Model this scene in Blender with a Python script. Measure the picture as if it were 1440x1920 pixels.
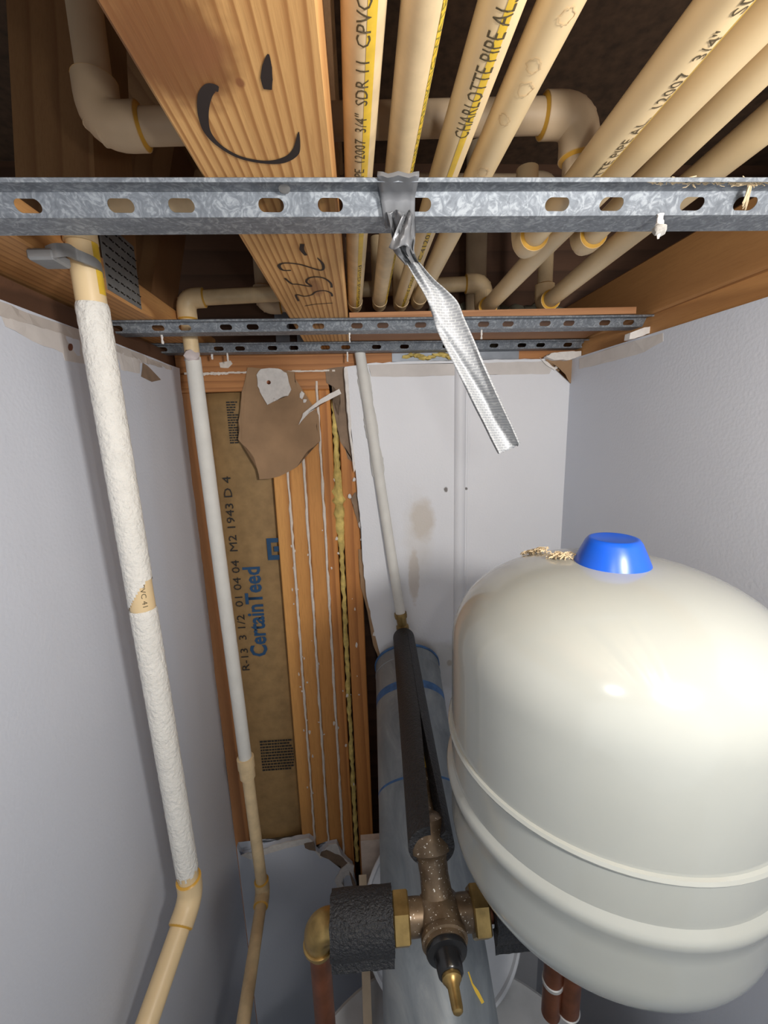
import bpy, bmesh, math, random
from mathutils import Vector as V, Matrix
random.seed(7)
S = bpy.context.scene
C = S.collection
for o in list(bpy.data.objects): bpy.data.objects.remove(o)

# ------------------------------------------------------------------ camera
PT, YW, RL, F = 0.1951195, 0.0559989, -0.0293894, 781.829
_f = V((math.sin(YW)*math.cos(PT), math.cos(YW)*math.cos(PT), -math.sin(PT)))
_r = V((math.cos(YW), -math.sin(YW), 0)); _u = _r.cross(_f)
RGT = math.cos(RL)*_r + math.sin(RL)*_u
UP = RGT.cross(_f); FWD = _f
cam = bpy.data.cameras.new('camera'); co = bpy.data.objects.new('camera', cam); C.objects.link(co)
m = Matrix((RGT, UP, -FWD)).transposed().to_4x4(); co.matrix_world = m
cam.sensor_fit = 'VERTICAL'; cam.sensor_height = 36; cam.lens = F/1920*36
cam.clip_start = 0.01; S.camera = co
# ------------------------------------------------------------------ light
W = bpy.data.worlds.new('world'); S.world = W; W.use_nodes = True
bg = W.node_tree.nodes['Background']; bg.inputs[0].default_value = (0.88, 0.94, 1.0, 1); bg.inputs[1].default_value = 0.62
def area(name, loc, aim, size, power, col=(1, 1, 1)):
    l = bpy.data.lights.new(name, 'AREA'); l.shape = 'DISK'; l.size = size; l.energy = power; l.color = col
    o = bpy.data.objects.new(name, l); C.objects.link(o); o.location = loc
    o.rotation_euler = (V(aim)-V(loc)).to_track_quat('-Z', 'Y').to_euler(); return o
area('work_light', (0.27, -0.13, 0.08), (-0.02, 0.85, 0.10), 0.09, 4.2, (1.0, 0.97, 0.93))
area('phone_flash', (0.05, 0.0, 0.015), (0.0, 0.9, 0.0), 0.02, 0.35, (1.0, 0.98, 0.95))
S.view_settings.view_transform = 'Standard'; S.view_settings.look = 'None'
S.view_settings.gamma = 1; S.view_settings.use_curve_mapping = False
S.view_settings.exposure = 0.2

# ------------------------------------------------------------------ pixel -> place
def ray(u, v): return FWD + RGT*((u-720)/F) - UP*((v-960)/F)
def onz(u, v, z): d = ray(u, v); return d*(z/d.z)
def ony(u, v, y): d = ray(u, v); return d*(y/d.y)
def onx(u, v, x): d = ray(u, v); return d*(x/d.x)
def ondep(u, v, t): return ray(u, v)*t
def onplane(u, v, p, n): d = ray(u, v); return d*(V(p).dot(n)/d.dot(n))

# ------------------------------------------------------------------ materials
def mat(name):
    m = bpy.data.materials.new(name); m.use_nodes = True
    nt = m.node_tree; b = nt.nodes['Principled BSDF']
    return m, nt, b
def N(nt, t, **k):
    n = nt.nodes.new(t)
    for a, v in k.items(): setattr(n, a, v)
    return n
def coords(nt, scale=(1, 1, 1), rot=(0, 0, 0)):
    tc = N(nt, 'ShaderNodeTexCoord'); mp = N(nt, 'ShaderNodeMapping')
    # world-sized coordinates: positions of the geometry itself
    g = N(nt, 'ShaderNodeNewGeometry')
    nt.links.new(g.outputs['Position'], mp.inputs[0]); mp.inputs['Scale'].default_value = scale; mp.inputs['Rotation'].default_value = rot
    nt.nodes.remove(tc)
    return mp.outputs[0]
def noise(nt, co, sc, det=4, rough=.55, dist=0):
    n = N(nt, 'ShaderNodeTexNoise'); n.inputs['Scale'].default_value = sc; n.inputs['Detail'].default_value = det
    n.inputs['Roughness'].default_value = rough; n.inputs['Distortion'].default_value = dist
    nt.links.new(co, n.inputs['Vector']); return n.outputs['Fac']
def ramp(nt, fac, stops):
    r = N(nt, 'ShaderNodeValToRGB'); e = r.color_ramp.elements
    while len(e) < len(stops): e.new(.5)
    for i, (p, c) in enumerate(stops): e[i].position = p; e[i].color = (*c, 1) if len(c) == 3 else c
    nt.links.new(fac, r.inputs[0]); return r.outputs[0]
def mix(nt, fac, a, b, mode='MIX'):
    n = N(nt, 'ShaderNodeMix', data_type='RGBA', blend_type=mode)
    for s, v in ((0, fac), (6, a), (7, b)):
        if hasattr(v, 'links'): nt.links.new(v, n.inputs[s])
        elif isinstance(v, (int, float)): n.inputs[s].default_value = v
        else: n.inputs[s].default_value = (*v, 1)
    return n.outputs[2]
def mth(nt, op, a, b=None, clamp=False):
    n = N(nt, 'ShaderNodeMath', operation=op); n.use_clamp = clamp
    for i, v in enumerate((a, b)):
        if v is None: continue
        if hasattr(v, 'links'): nt.links.new(v, n.inputs[i])
        else: n.inputs[i].default_value = v
    return n.outputs[0]
def bump(nt, b, h, strength=.3, dist=.001):
    n = N(nt, 'ShaderNodeBump'); n.inputs['Strength'].default_value = strength; n.inputs['Distance'].default_value = dist
    nt.links.new(h, n.inputs['Height']); nt.links.new(n.outputs[0], b.inputs['Normal'])
def blob(nt, c, rad, nscale=60, namt=.35, soft=.25):
    """mask of an irregular spot with a shape of its own at place c"""
    g = N(nt, 'ShaderNodeNewGeometry')
    s = N(nt, 'ShaderNodeVectorMath', operation='SUBTRACT'); nt.links.new(g.outputs['Position'], s.inputs[0]); s.inputs[1].default_value = c
    d = N(nt, 'ShaderNodeVectorMath', operation='DIVIDE'); nt.links.new(s.outputs[0], d.inputs[0]); d.inputs[1].default_value = rad
    l = N(nt, 'ShaderNodeVectorMath', operation='LENGTH'); nt.links.new(d.outputs[0], l.inputs[0])
    nz = noise(nt, g.outputs['Position'], nscale, 3)
    v = mth(nt, 'ADD', l.outputs['Value'], mth(nt, 'MULTIPLY', mth(nt, 'SUBTRACT', nz, .5), namt*2))
    mr = N(nt, 'ShaderNodeMapRange'); nt.links.new(v, mr.inputs[0])
    mr.inputs[1].default_value = 1+soft/2; mr.inputs[2].default_value = 1-soft/2; mr.inputs[3].default_value = 0; mr.inputs[4].default_value = 1
    return mr.outputs[0]
def plain(name, col, rough=.6, metal=0, var=.12, vs=40, bs=0, bsc=200, coat=0, spec=None):
    m, nt, b = mat(name); co = coords(nt)
    n = noise(nt, co, vs, 5)
    lo = tuple(c*(1-var) for c in col); hi = tuple(min(1, c*(1+var)) for c in col)
    nt.links.new(ramp(nt, n, [(.3, lo), (.7, hi)]), b.inputs['Base Color'])
    b.inputs['Roughness'].default_value = rough; b.inputs['Metallic'].default_value = metal
    b.inputs['Coat Weight'].default_value = coat
    if spec is not None: b.inputs['Specular IOR Level'].default_value = spec
    if bs: bump(nt, b, noise(nt, co, bsc, 3), bs, .001 if bs < .85 else .0028)
    return m
def wood(name, light, dark, axis='Y', ring=55, seed=0, knots=(), rough=.65, contrast=.5):
    m, nt, b = mat(name)
    sc = {'X': (.06, 1, 1), 'Y': (1, .06, 1), 'Z': (1, 1, .06)}[axis]
    co = coords(nt, sc)
    off = N(nt, 'ShaderNodeVectorMath', operation='ADD'); nt.links.new(co, off.inputs[0]); off.inputs[1].default_value = (seed*.37, seed*.21, seed*.11)
    lo = noise(nt, off.outputs[0], 7, 2)
    a = N(nt, 'ShaderNodeVectorMath', operation='ADD')
    sv = N(nt, 'ShaderNodeVectorMath', operation='SCALE'); nt.links.new(lo, sv.inputs[0]); sv.inputs['Scale'].default_value = .05
    nt.links.new(off.outputs[0], a.inputs[0]); nt.links.new(sv.outputs[0], a.inputs[1])
    w = N(nt, 'ShaderNodeTexWave', wave_type='BANDS', bands_direction='X' if axis != 'X' else 'Z', wave_profile='SAW')
    w.inputs['Scale'].default_value = ring/3; w.inputs['Distortion'].default_value = 2.2; w.inputs['Detail'].default_value = 2; w.inputs['Detail Scale'].default_value = 1.2
    nt.links.new(a.outputs[0], w.inputs['Vector'])
    fine = noise(nt, off.outputs[0], 420, 3, .7)
    mid = tuple(x*(1-contrast)+y*contrast for x, y in zip(light, dark))
    c1 = ramp(nt, w.outputs['Fac'], [(0, light), (.50, tuple(.8*x+.2*y for x, y in zip(light, mid))), (.78, mid), (.90, tuple((1-contrast)*.6*x+(1-(1-contrast)*.6)*y for x, y in zip(light, dark))), (1, light)])
    c2 = mix(nt, mth(nt, 'MULTIPLY', ramp(nt, fine, [(.45, (0, 0, 0)), (.75, (1, 1, 1))]), .35), c1, dark)
    big = noise(nt, off.outputs[0], 14, 3)
    c3 = mix(nt, mth(nt, 'MULTIPLY', ramp(nt, big, [(.4, (0, 0, 0)), (.7, (1, 1, 1))]), .3), c2, dark)
    for (c, r, col, amt, ns, na, sf) in knots:
        c3 = mix(nt, mth(nt, 'MULTIPLY', blob(nt, c, r, ns, na, sf), amt), c3, col)
    nt.links.new(c3, b.inputs['Base Color']); b.inputs['Roughness'].default_value = rough
    bump(nt, b, fine, .25, .0006)
    return m
def drywall(name, col, stains=(), peel=.35):
    m, nt, b = mat(name); co = coords(nt)
    big = noise(nt, co, 5, 3)
    c = ramp(nt, big, [(.3, tuple(x*.96 for x in col)), (.7, col)])
    for (cc, r, sc, amt, ns, na, sf) in stains:
        c = mix(nt, mth(nt, 'MULTIPLY', blob(nt, cc, r, ns, na, sf), amt), c, sc)
    nt.links.new(c, b.inputs['Base Color']); b.inputs['Roughness'].default_value = .55
    bump(nt, b, noise(nt, co, 230, 2, .4), peel, .0009)
    return m

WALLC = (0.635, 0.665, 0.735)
CREAM = (0.77, 0.58, 0.33)
M = {}
pk = onz(350, 75, .17)
M['truss'] = wood('truss_wood', (0.73, 0.415, 0.155), (0.38, 0.165, 0.048), 'Y', 135, 1, contrast=.9, knots=[
    (onz(330, 95, .17), (.024, .032, .05), (0.20, 0.075, 0.02), .85, 38, .6, .5),
    (onz(375, 95, .17), (.012, .012, .05), (0.26, 0.10, 0.035), .8, 90, .3, .8),
    (onz(235, 60, .17), (.022, .04, .05), (0.22, 0.085, 0.025), .75, 40, .5, .8),
    (onz(593, 540, .17), (.007, .03, .02), (0.30, 0.13, 0.05), .7, 60, .3, .5),
    (onz(450, 155, .17), (.0022, .003, .02), (0.25, 0.09, 0.03), .9, 90, .2, .5)])
M['wood_left'] = wood('chord_wood', (0.66, 0.34, 0.12), (0.32, 0.13, 0.04), 'Y', 90, 4)
M['wood_right'] = wood('rim_wood', (0.50, 0.25, 0.085), (0.26, 0.11, 0.035), 'Y', 30, 7, contrast=.3)
M['plate'] = wood('plate_wood', (0.50, 0.22, 0.075), (0.27, 0.10, 0.03), 'X', 60, 9)
M['stud'] = [wood('stud_wood_%s' % n, l, d, 'Z', rg, sd, contrast=.5) for n, l, d, rg, sd in (
    ('a', (0.76, 0.38, 0.11), (0.36, 0.135, 0.03), 26, 2), ('b', (0.72, 0.345, 0.095), (0.34, 0.125, 0.028), 30, 5),
    ('c', (0.68, 0.315, 0.085), (0.32, 0.115, 0.025), 22, 8), ('d', (0.62, 0.26, 0.065), (0.28, 0.09, 0.02), 40, 11))]
M['dark_wood'] = wood('shaded_wood', (0.13, 0.06, 0.03), (0.06, 0.028, 0.014), 'X', 20, 3)  # darkness of the unlit framing put into the wood colour
M['web_wood'] = wood('web_wood', (0.34, 0.18, 0.075), (0.2, 0.09, 0.035), 'Z', 30, 6)
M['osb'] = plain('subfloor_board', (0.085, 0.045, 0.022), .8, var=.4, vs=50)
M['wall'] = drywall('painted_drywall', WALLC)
sp = lambda u, v: ony(u, v, .917)
M['wall_back'] = drywall('stained_drywall', (0.74, 0.745, 0.775), stains=[
    (sp(792, 975), (.026, .02, .045), (0.52, 0.44, 0.35), .6, 50, .35, .5),
    (sp(776, 1080), (.012, .02, .062), (0.50, 0.41, 0.32), .55, 60, .45, .35),
    (sp(785, 1010), (.03, .02, .09), (0.60, 0.55, 0.48), .35, 40, .4, .8),
    (sp(836, 918), (.0045, .02, .006), (0.12, 0.10, 0.09), .9, 200, .4, .5),
    (sp(874, 916), (.003, .02, .003), (0.12, 0.10, 0.09), .9, 200, .4, .5),
    (sp(846, 1250), (.05, .02, .06), (0.47, 0.46, 0.44), .5, 60, .4, .5),
    (sp(843, 1243), (.006, .02, .008), (0.30, 0.22, 0.14), .8, 120, .4, .5),
    (sp(820, 1230), (.12, .02, .035), (0.52, 0.50, 0.46), .4, 40, .3, .4)])
M['tape_paper'] = plain('bare_wall_paper', (0.50, 0.45, 0.41), .8, var=.10, vs=30)
M['tape_paper2'] = plain('sanded_joint_tape', (0.62, 0.58, 0.55), .8, var=.06, vs=30)
M['gypsum'] = plain('gypsum', (0.74, 0.70, 0.66), .9, var=.08, vs=120, bs=.6, bsc=160)
M['mudgrey'] = plain('dried_mud', (0.40, 0.38, 0.35), .9, var=.3, vs=200, bs=.6, bsc=300)
M['brown_paper'] = plain('brown_paper', (0.34, 0.21, 0.115), .85, var=.14, vs=18)
M['brown_grey'] = plain('grey_brown_paper', (0.24, 0.165, 0.11), .85, var=.2, vs=40)
M['kraft'] = plain('kraft_facing', (0.30, 0.185, 0.075), .7, var=.18, vs=35, bs=.3, bsc=30)
M['ink_blue'] = plain('blue_ink', (0.018, 0.07, 0.16), .7)
M['ink_black'] = plain('black_ink', (0.02, 0.018, 0.016), .7)
M['marker'] = plain('marker_ink', (0.022, 0.014, 0.012), .6)
M['caulk'] = plain('caulk', (0.72, 0.64, 0.56), .8, var=.08, vs=150, bs=.5, bsc=150)
M['foam_y'] = plain('spray_foam', (0.58, 0.43, 0.13), .8, var=.35, vs=60, bs=.6, bsc=150)
M['cream'] = plain('cream_plastic', CREAM, .42, var=.05, vs=25)
M['cream2'] = plain('weathered_cream_plastic', (0.70, 0.53, 0.31), .5, var=.12, vs=45)
M['dim_cream'] = plain('shaded_cream_plastic', (0.56, 0.42, 0.27), .55, var=.08, vs=25)  # darker copy of the cream for shaded pipes; the shade is in the colour
M['glue'] = plain('orange_glue', (0.66, 0.36, 0.05), .35, var=.1)
M['yellow'] = plain('yellow_stripe', (0.70, 0.45, 0.04), .5, var=.1, vs=90)
M['print'] = plain('grey_print', (0.09, 0.065, 0.03), .6)
M['green_print'] = plain('olive_print', (0.22, 0.19, 0.03), .6)
M['painted'] = plain('thick_white_paint', (0.77, 0.745, 0.69), .7, var=.05, vs=60, bs=.9, bsc=190)
M['painted2'] = plain('cream_paint', (0.68, 0.665, 0.62), .65, var=.05, vs=30, bs=.3, bsc=160)
def galv():
    m, nt, b = mat('galvanised_steel'); co = coords(nt)
    n1 = noise(nt, co, 95, 4, .6, 3.0); n2 = noise(nt, co, 45, 4, .65, 1.5)
    f = mth(nt, 'ADD', mth(nt, 'MULTIPLY', n1, .65), mth(nt, 'MULTIPLY', n2, .35))
    nt.links.new(ramp(nt, f, [(.36, (0.155, 0.17, 0.19)), (.50, (0.215, 0.235, 0.26)), (.60, (0.36, 0.385, 0.41))]), b.inputs['Base Color'])
    b.inputs['Metallic'].default_value = .4; b.inputs['Roughness'].default_value = .5
    bump(nt, b, n2, .15, .0005); return m
M['galv'] = galv()
M['nailplate'] = plain('dull_plate_steel', (0.30, 0.30, 0.295), .5, .5, var=.15)
M['strap'] = plain('strap_steel', (0.25, 0.27, 0.30), .5, .5)
M['clip'] = plain('grey_clip_plastic', (0.22, 0.22, 0.22), .55)
M['tape'] = plain('duct_tape', (0.60, 0.62, 0.64), .38, .35, var=.05, vs=80)
def tape_scrim():
    m, nt, b = mat('silver_duct_tape'); co = coords(nt, (1, 1, 1), (math.pi/2, .45, 0))
    w = N(nt, 'ShaderNodeTexBrick'); w.inputs['Scale'].default_value = 120; w.inputs['Mortar Size'].default_value = .035; w.inputs['Color1'].default_value = (.25, .26, .275, 1); w.inputs['Color2'].default_value = (.28, .29, .305, 1); w.inputs['Mortar'].default_value = (.40, .41, .415, 1)
    nt.links.new(co, w.inputs['Vector']); nt.links.new(w.outputs[0], b.inputs['Base Color'])
    b.inputs['Metallic'].default_value = .05; b.inputs['Roughness'].default_value = .48
    bump(nt, b, noise(nt, co, 120, 3), .4, .001); return m
M['tape_scrim'] = tape_scrim()
M['tape_dark'] = plain('dark_grey_tape', (0.17, 0.175, 0.185), .38, .2, var=.1, vs=60, bs=.3, bsc=60)  # wrap and knot, darker grey than the hanging strip
M['enamel'] = plain('cream_enamel', (0.40, 0.412, 0.382), .17, var=.02, vs=20, coat=.4)
M['blue'] = plain('blue_plastic', (0.008, 0.10, 0.62), .33, var=.06)
def duct():
    m, nt, b = mat('scuffed_grey_duct'); co = coords(nt, (1, .35, .6))
    n = noise(nt, co, 22, 6, .65, 1.0)
    nt.links.new(ramp(nt, n, [(.25, (0.17, 0.195, 0.215)), (.55, (0.27, 0.30, 0.32)), (.8, (0.40, 0.42, 0.43))]), b.inputs['Base Color'])
    b.inputs['Metallic'].default_value = .25; b.inputs['Roughness'].default_value = .45; return m
M['duct'] = duct()
M['duct_blue'] = plain('blue_duct_print', (0.05, 0.14, 0.33), .5, var=.35, vs=60)
M['foam'] = plain('black_foam', (0.013, 0.013, 0.015), .5, var=.5, vs=300, bs=1.0, bsc=330)
M['brass'] = plain('brass', (0.33, 0.22, 0.08), .36, .8, var=.3, vs=60)
def bronze():
    m, nt, b = mat('speckled_bronze'); co = coords(nt)
    n = noise(nt, co, 50, 4); s = noise(nt, co, 420, 2)
    c = ramp(nt, n, [(.3, (0.095, 0.062, 0.036)), (.7, (0.20, 0.14, 0.085))])
    c = mix(nt, ramp(nt, s, [(.66, (0, 0, 0)), (.70, (1, 1, 1))]), c, (0.75, 0.70, 0.62))
    nt.links.new(c, b.inputs['Base Color']); b.inputs['Metallic'].default_value = .5; b.inputs['Roughness'].default_value = .42; return m
M['bronze'] = bronze()
M['copper'] = plain('aged_copper', (0.19, 0.065, 0.03), .4, .7, var=.25, vs=50)
M['solder'] = plain('solder', (0.6, 0.58, 0.55), .35, .7)
M['blackplastic'] = plain('black_plastic', (0.012, 0.012, 0.013), .25)
M['white_plastic'] = plain('white_plastic', (0.60, 0.61, 0.63), .4, var=.04)
M['heater'] = plain('heater_enamel', (0.42, 0.43, 0.44), .45, var=.06)
M['board'] = plain('raw_board', (0.50, 0.40, 0.33), .85, var=.12, vs=70)
M['stick'] = plain('pale_batten', (0.55, 0.44, 0.31), .8, var=.1)
M['fluff'] = plain('insulation_fluff', (0.66, 0.52, 0.33), .95, var=.2, vs=120)
M['floor'] = plain('concrete', (0.22, 0.21, 0.20), .9, var=.2, vs=8)
M['insul'] = plain('grey_insulation', (0.15, 0.14, 0.10), .9, var=.4, vs=30, bs=.8, bsc=40)

# ------------------------------------------------------------------ builders
def finish(name, bm, mt, parent=None, smooth=True, base=None, angle=40, solid=0):
    bmesh.ops.remove_doubles(bm, verts=bm.verts, dist=1e-7)
    bmesh.ops.recalc_face_normals(bm, faces=bm.faces)
    me = bpy.data.meshes.new(name)
    o = bpy.data.objects.new(name, me); C.objects.link(o)
    b = V(base) if base is not None else (V(parent['_b']) if parent is not None and '_b' in parent else V((0, 0, 0)))
    bmesh.ops.translate(bm, verts=bm.verts, vec=-b)
    bm.to_mesh(me); bm.free()
    me.materials.append(M[mt] if isinstance(mt, str) else mt)
    if parent is not None:
        o.parent = parent; o['_b'] = list(b)
        if parent.type == 'MESH': o.location = (0, 0, 0)
    else:
        o.location = b; o['_b'] = list(b)
    if smooth:
        for p in me.polygons: p.use_smooth = True
        me.set_sharp_from_angle(angle=math.radians(angle))
    if solid:
        md = o.modifiers.new('thickness', 'SOLIDIFY'); md.thickness = solid; md.offset = 0
    return o
def tag(o, label, cat, group=None):
    o['label'] = label; o['category'] = cat
    if group: o['group'] = group
    return o
def thing(name, label, cat, base, group=None):
    o = bpy.data.objects.new(name, None); C.objects.link(o); o.location = V(base); o['_b'] = list(V(base)); o.empty_display_size = .02
    return tag(o, label, cat, group)
def struct(o): o['kind'] = 'structure'; return o
def BM(): return bmesh.new()
def box(bm, lo, hi, M4=None):
    v = [bm.verts.new((x, y, z)) for x in (lo[0], hi[0]) for y in (lo[1], hi[1]) for z in (lo[2], hi[2])]
    for f in ((0, 1, 3, 2), (4, 6, 7, 5), (0, 4, 5, 1), (2, 3, 7, 6), (0, 2, 6, 4), (1, 5, 7, 3)): bm.faces.new([v[i] for i in f])
    if M4 is not None: bmesh.ops.transform(bm, matrix=M4, verts=v)
    return v
def bevel(bm, w, seg=1):
    bmesh.ops.bevel(bm, geom=[e for e in bm.edges], offset=w, segments=seg, affect='EDGES', clamp_overlap=True)
def boxo(name, lo, hi, mt, parent=None, bev=.0015, base=None):
    bm = BM(); box(bm, lo, hi)
    if bev: bevel(bm, bev)
    return finish(name, bm, mt, parent, smooth=False, base=base)
def frame(d):
    d = d.normalized(); a = V((0, 0, 1)) if abs(d.z) < .9 else V((1, 0, 0))
    s = d.cross(a).normalized(); return s, s.cross(d).normalized()
def tube(bm, pts, rad, seg=20, cap=True, wob=0):
    pts = [V(p) for p in pts]; n = len(pts); rings = []
    t0 = (pts[1]-pts[0]).normalized(); s, u = frame(t0); pt = t0
    for i, p in enumerate(pts):
        t = ((pts[min(i+1, n-1)]-p).normalized() + (p-pts[max(i-1, 0)]).normalized()).normalized()
        q = pt.rotation_difference(t); s = q @ s; u = q @ u; pt = t
        r = rad[i] if isinstance(rad, (list, tuple)) else rad
        rings.append([bm.verts.new(p + (s*math.cos(a)+u*math.sin(a))*(r*(1+random.uniform(-wob, wob)))) for a in (2*math.pi*k/seg for k in range(seg))])
    for a, b in zip(rings, rings[1:]):
        for k in range(seg): bm.faces.new((a[k], a[(k+1) % seg], b[(k+1) % seg], b[k]))
    if cap:
        bm.faces.new(rings[0][::-1]); bm.faces.new(rings[-1])
    return rings
def tubeo(name, pts, rad, mt, parent=None, seg=20, cap=True, wob=0, base=None):
    bm = BM(); tube(bm, pts, rad, seg, cap, wob); return finish(name, bm, mt, parent, base=base)
def sub(a, b, n): return [V(a).lerp(V(b), i/n) for i in range(n+1)]
def lathe(bm, o, d, prof, seg=48, cap=True):
    """prof: (distance along d, radius)"""
    d = V(d).normalized(); s, u = frame(d); o = V(o); rings = []
    for h, r in prof:
        if r < 1e-6: rings.append([bm.verts.new(o+d*h)]*seg); continue
        rings.append([bm.verts.new(o+d*h+(s*math.cos(a)+u*math.sin(a))*r) for a in (2*math.pi*k/seg for k in range(seg))])
    for a, b in zip(rings, rings[1:]):
        for k in range(seg):
            vs = []
            for x in (a[k], a[(k+1) % seg], b[(k+1) % seg], b[k]):
                if x not in vs: vs.append(x)
            if len(vs) > 2: bm.faces.new(vs)
    if cap:
        for r in (rings[0], rings[-1]):
            if len(set(r)) > 2: bm.faces.new(r)
def latheo(name, o, d, prof, mt, parent=None, seg=48, cap=True, base=None, angle=40):
    bm = BM(); lathe(bm, o, d, prof, seg, cap); return finish(name, bm, mt, parent, base=base, angle=angle)
def jag(pts, step, amp, ends=()):
    """add torn irregularity to a closed outline; edges whose index is in ends stay straight"""
    out = []; n = len(pts)
    for i in range(n):
        a, b = V(pts[i]), V(pts[(i+1) % n]); L = (b-a).length; k = max(1, int(L/step))
        out.append(a)
        if i in ends: continue
        for j in range(1, k): out.append(a.lerp(b, j/k) + V((random.uniform(-amp, amp), 0, random.uniform(-amp, amp))))
    return out
def prism(bm, pts, vec):
    a = [bm.verts.new(p) for p in pts]; vec = V(vec); b = [bm.verts.new(V(p)+vec) for p in pts]
    f1 = bm.faces.new(a); f2 = bm.faces.new(b[::-1]); n = len(a)
    for i in range(n): bm.faces.new((a[i], b[i], b[(i+1) % n], a[(i+1) % n]))
    bmesh.ops.triangulate(bm, faces=[f1, f2])
def prismo(name, pts, vec, mt, parent=None, base=None):
    bm = BM(); prism(bm, pts, vec); return finish(name, bm, mt, parent, smooth=False, base=base)
def text_bm(body, size, align='LEFT', space=1.0, ext=0, bold=0):
    cu = bpy.data.curves.new('t', 'FONT'); cu.body = body; cu.size = size; cu.align_x = align; cu.align_y = 'CENTER'; cu.space_character = space; cu.resolution_u = 2; cu.offset = bold
    cu.extrude = ext
    o = bpy.data.objects.new('t', cu); C.objects.link(o)
    dg = bpy.context.evaluated_depsgraph_get(); dg.update()
    me = bpy.data.meshes.new_from_object(o.evaluated_get(dg))
    bm = BM(); bm.from_mesh(me)
    bpy.data.objects.remove(o); bpy.data.curves.remove(cu); bpy.data.meshes.remove(me)
    return bm
def text_flat(name, body, size, o, xd, ud, mt, parent, space=1.0, sx=1, bold=0):
    bm = text_bm(body, size, space=space, bold=bold); xd = V(xd); ud = V(ud); o = V(o)
    for v in bm.verts: v.co = o + xd*(v.co.x*sx) + ud*v.co.y
    return finish(name, bm, mt, parent, smooth=False)
def text_cyl(name, body, size, o, ax, nrm, r, mt, parent, sx=1, space=1.0, shift=0):
    """print running along ax on a round pipe, centred on the side nrm"""
    bm = text_bm(body, size, space=space); ax = V(ax).normalized(); nrm = V(nrm); nrm = (nrm-ax*nrm.dot(ax)).normalized(); up = nrm.cross(ax); o = V(o)
    bmesh.ops.subdivide_edges(bm, edges=[e for e in bm.edges if e.calc_length() > r*.35], cuts=2)
    for v in bm.verts:
        a = (v.co.y+shift)/r; v.co = o + ax*(v.co.x*sx) + (nrm*math.cos(a)+up*math.sin(a))*(r+.00025)
    return finish(name, bm, mt, parent, smooth=False)
def stripe_cyl(name, o, ax, L, nrm, r, a0, a1, mt, parent):
    bm = BM(); ax = V(ax).normalized(); nrm = V(nrm); nrm = (nrm-ax*nrm.dot(ax)).normalized(); up = nrm.cross(ax); o = V(o)
    ks = [a0+(a1-a0)*i/5 for i in range(6)]
    rows = [[bm.verts.new(o+ax*s+(nrm*math.cos(a)+up*math.sin(a))*(r+.0001)) for a in ks] for s in (0, L)]
    for i in range(5): bm.faces.new((rows[0][i], rows[0][i+1], rows[1][i+1], rows[1][i]))
    return finish(name, bm, mt, parent)
def ribbon(bm, pts, wid, nrm, thick=.0003):
    """stroke of varying width lying on a plane with normal nrm"""
    pts = [V(p) for p in pts]; n = len(pts); L = []; R_ = []
    for i, p in enumerate(pts):
        t = (pts[min(i+1, n-1)]-pts[max(i-1, 0)]).normalized(); s = t.cross(V(nrm)).normalized(); w = wid[i] if isinstance(wid, (list, tuple)) else wid
        L.append(bm.verts.new(p+s*w/2)); R_.append(bm.verts.new(p-s*w/2))
    for i in range(n-1): bm.faces.new((L[i], L[i+1], R_[i+1], R_[i]))
def smooth_pts(pts, k=6):
    pts = [V(p) for p in pts]; out = []
    for i in range(len(pts)-1):
        p0, p1, p2, p3 = pts[max(i-1, 0)], pts[i], pts[i+1], pts[min(i+2, len(pts)-1)]
        for j in range(k):
            t = j/k; out.append(.5*((2*p1)+(p2-p0)*t+(2*p0-5*p1+4*p2-p3)*t*t+(3*p1-p0-3*p2+p3)*t**3))
    out.append(pts[-1]); return out
def blobmesh(bm, c, r, seed=0, sub_=2, amp=.35, sq=(1, 1, 1)):
    rnd = random.Random(seed); g = bmesh.ops.create_icosphere(bm, subdivisions=sub_, radius=1)
    for v in g['verts']:
        k = 1+rnd.uniform(-amp, amp); v.co = V(c)+V((v.co.x*sq[0], v.co.y*sq[1], v.co.z*sq[2]))*r*k

def elbow(par, Vx, din, dout, r, mt, L=None, ring=True, fr=1.3):
    L = L or r*2.6; Vx = V(Vx); din = V(din).normalized(); dout = V(dout).normalized()
    a = Vx+din*L; b = Vx+dout*L; k = L*.62
    p0, p1 = Vx+din*k, Vx+dout*k
    arc = [p0*(1-t)**2+Vx*2*t*(1-t)+p1*t*t for t in (i/8 for i in range(9))]
    e = tubeo('elbow', [a]+arc+[b], r*fr, mt, par, 24)
    if ring:
        for q, d in ((a, din), (b, dout)):
            latheo('glue_ring', q-d*.0004, d, [(0, r*1.02), (0, r*fr*1.01), (.0016, r*1.12), (.0024, r*1.01)], 'glue', e, 24, False)
    return e
def run(name, label, cat, pts, r, mt='cream', group=None, ring=True, base=None, mats=None, tail=None, fr=1.3):
    """glued plastic pipe run: straight lengths and an elbow at every turn"""
    pts = [V(p) for p in pts]
    t = thing(name, label, cat, base or pts[0], group)
    for i in range(len(pts)-1):
        m_ = mats[i] if mats else mt
        tubeo('pipe', ([V((pts[0].x, tail, pts[0].z))] if i == 0 and tail is not None else [])+sub(pts[i], pts[i+1], 6), r, m_, t)
    for i in range(1, len(pts)-1):
        elbow(t, pts[i], pts[i-1]-pts[i], pts[i+1]-pts[i], r, mt if not mats else ('cream' if 'cream' in (mats[i-1], mats[i]) else mats[i]), ring=ring, fr=fr)
    return t

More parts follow.
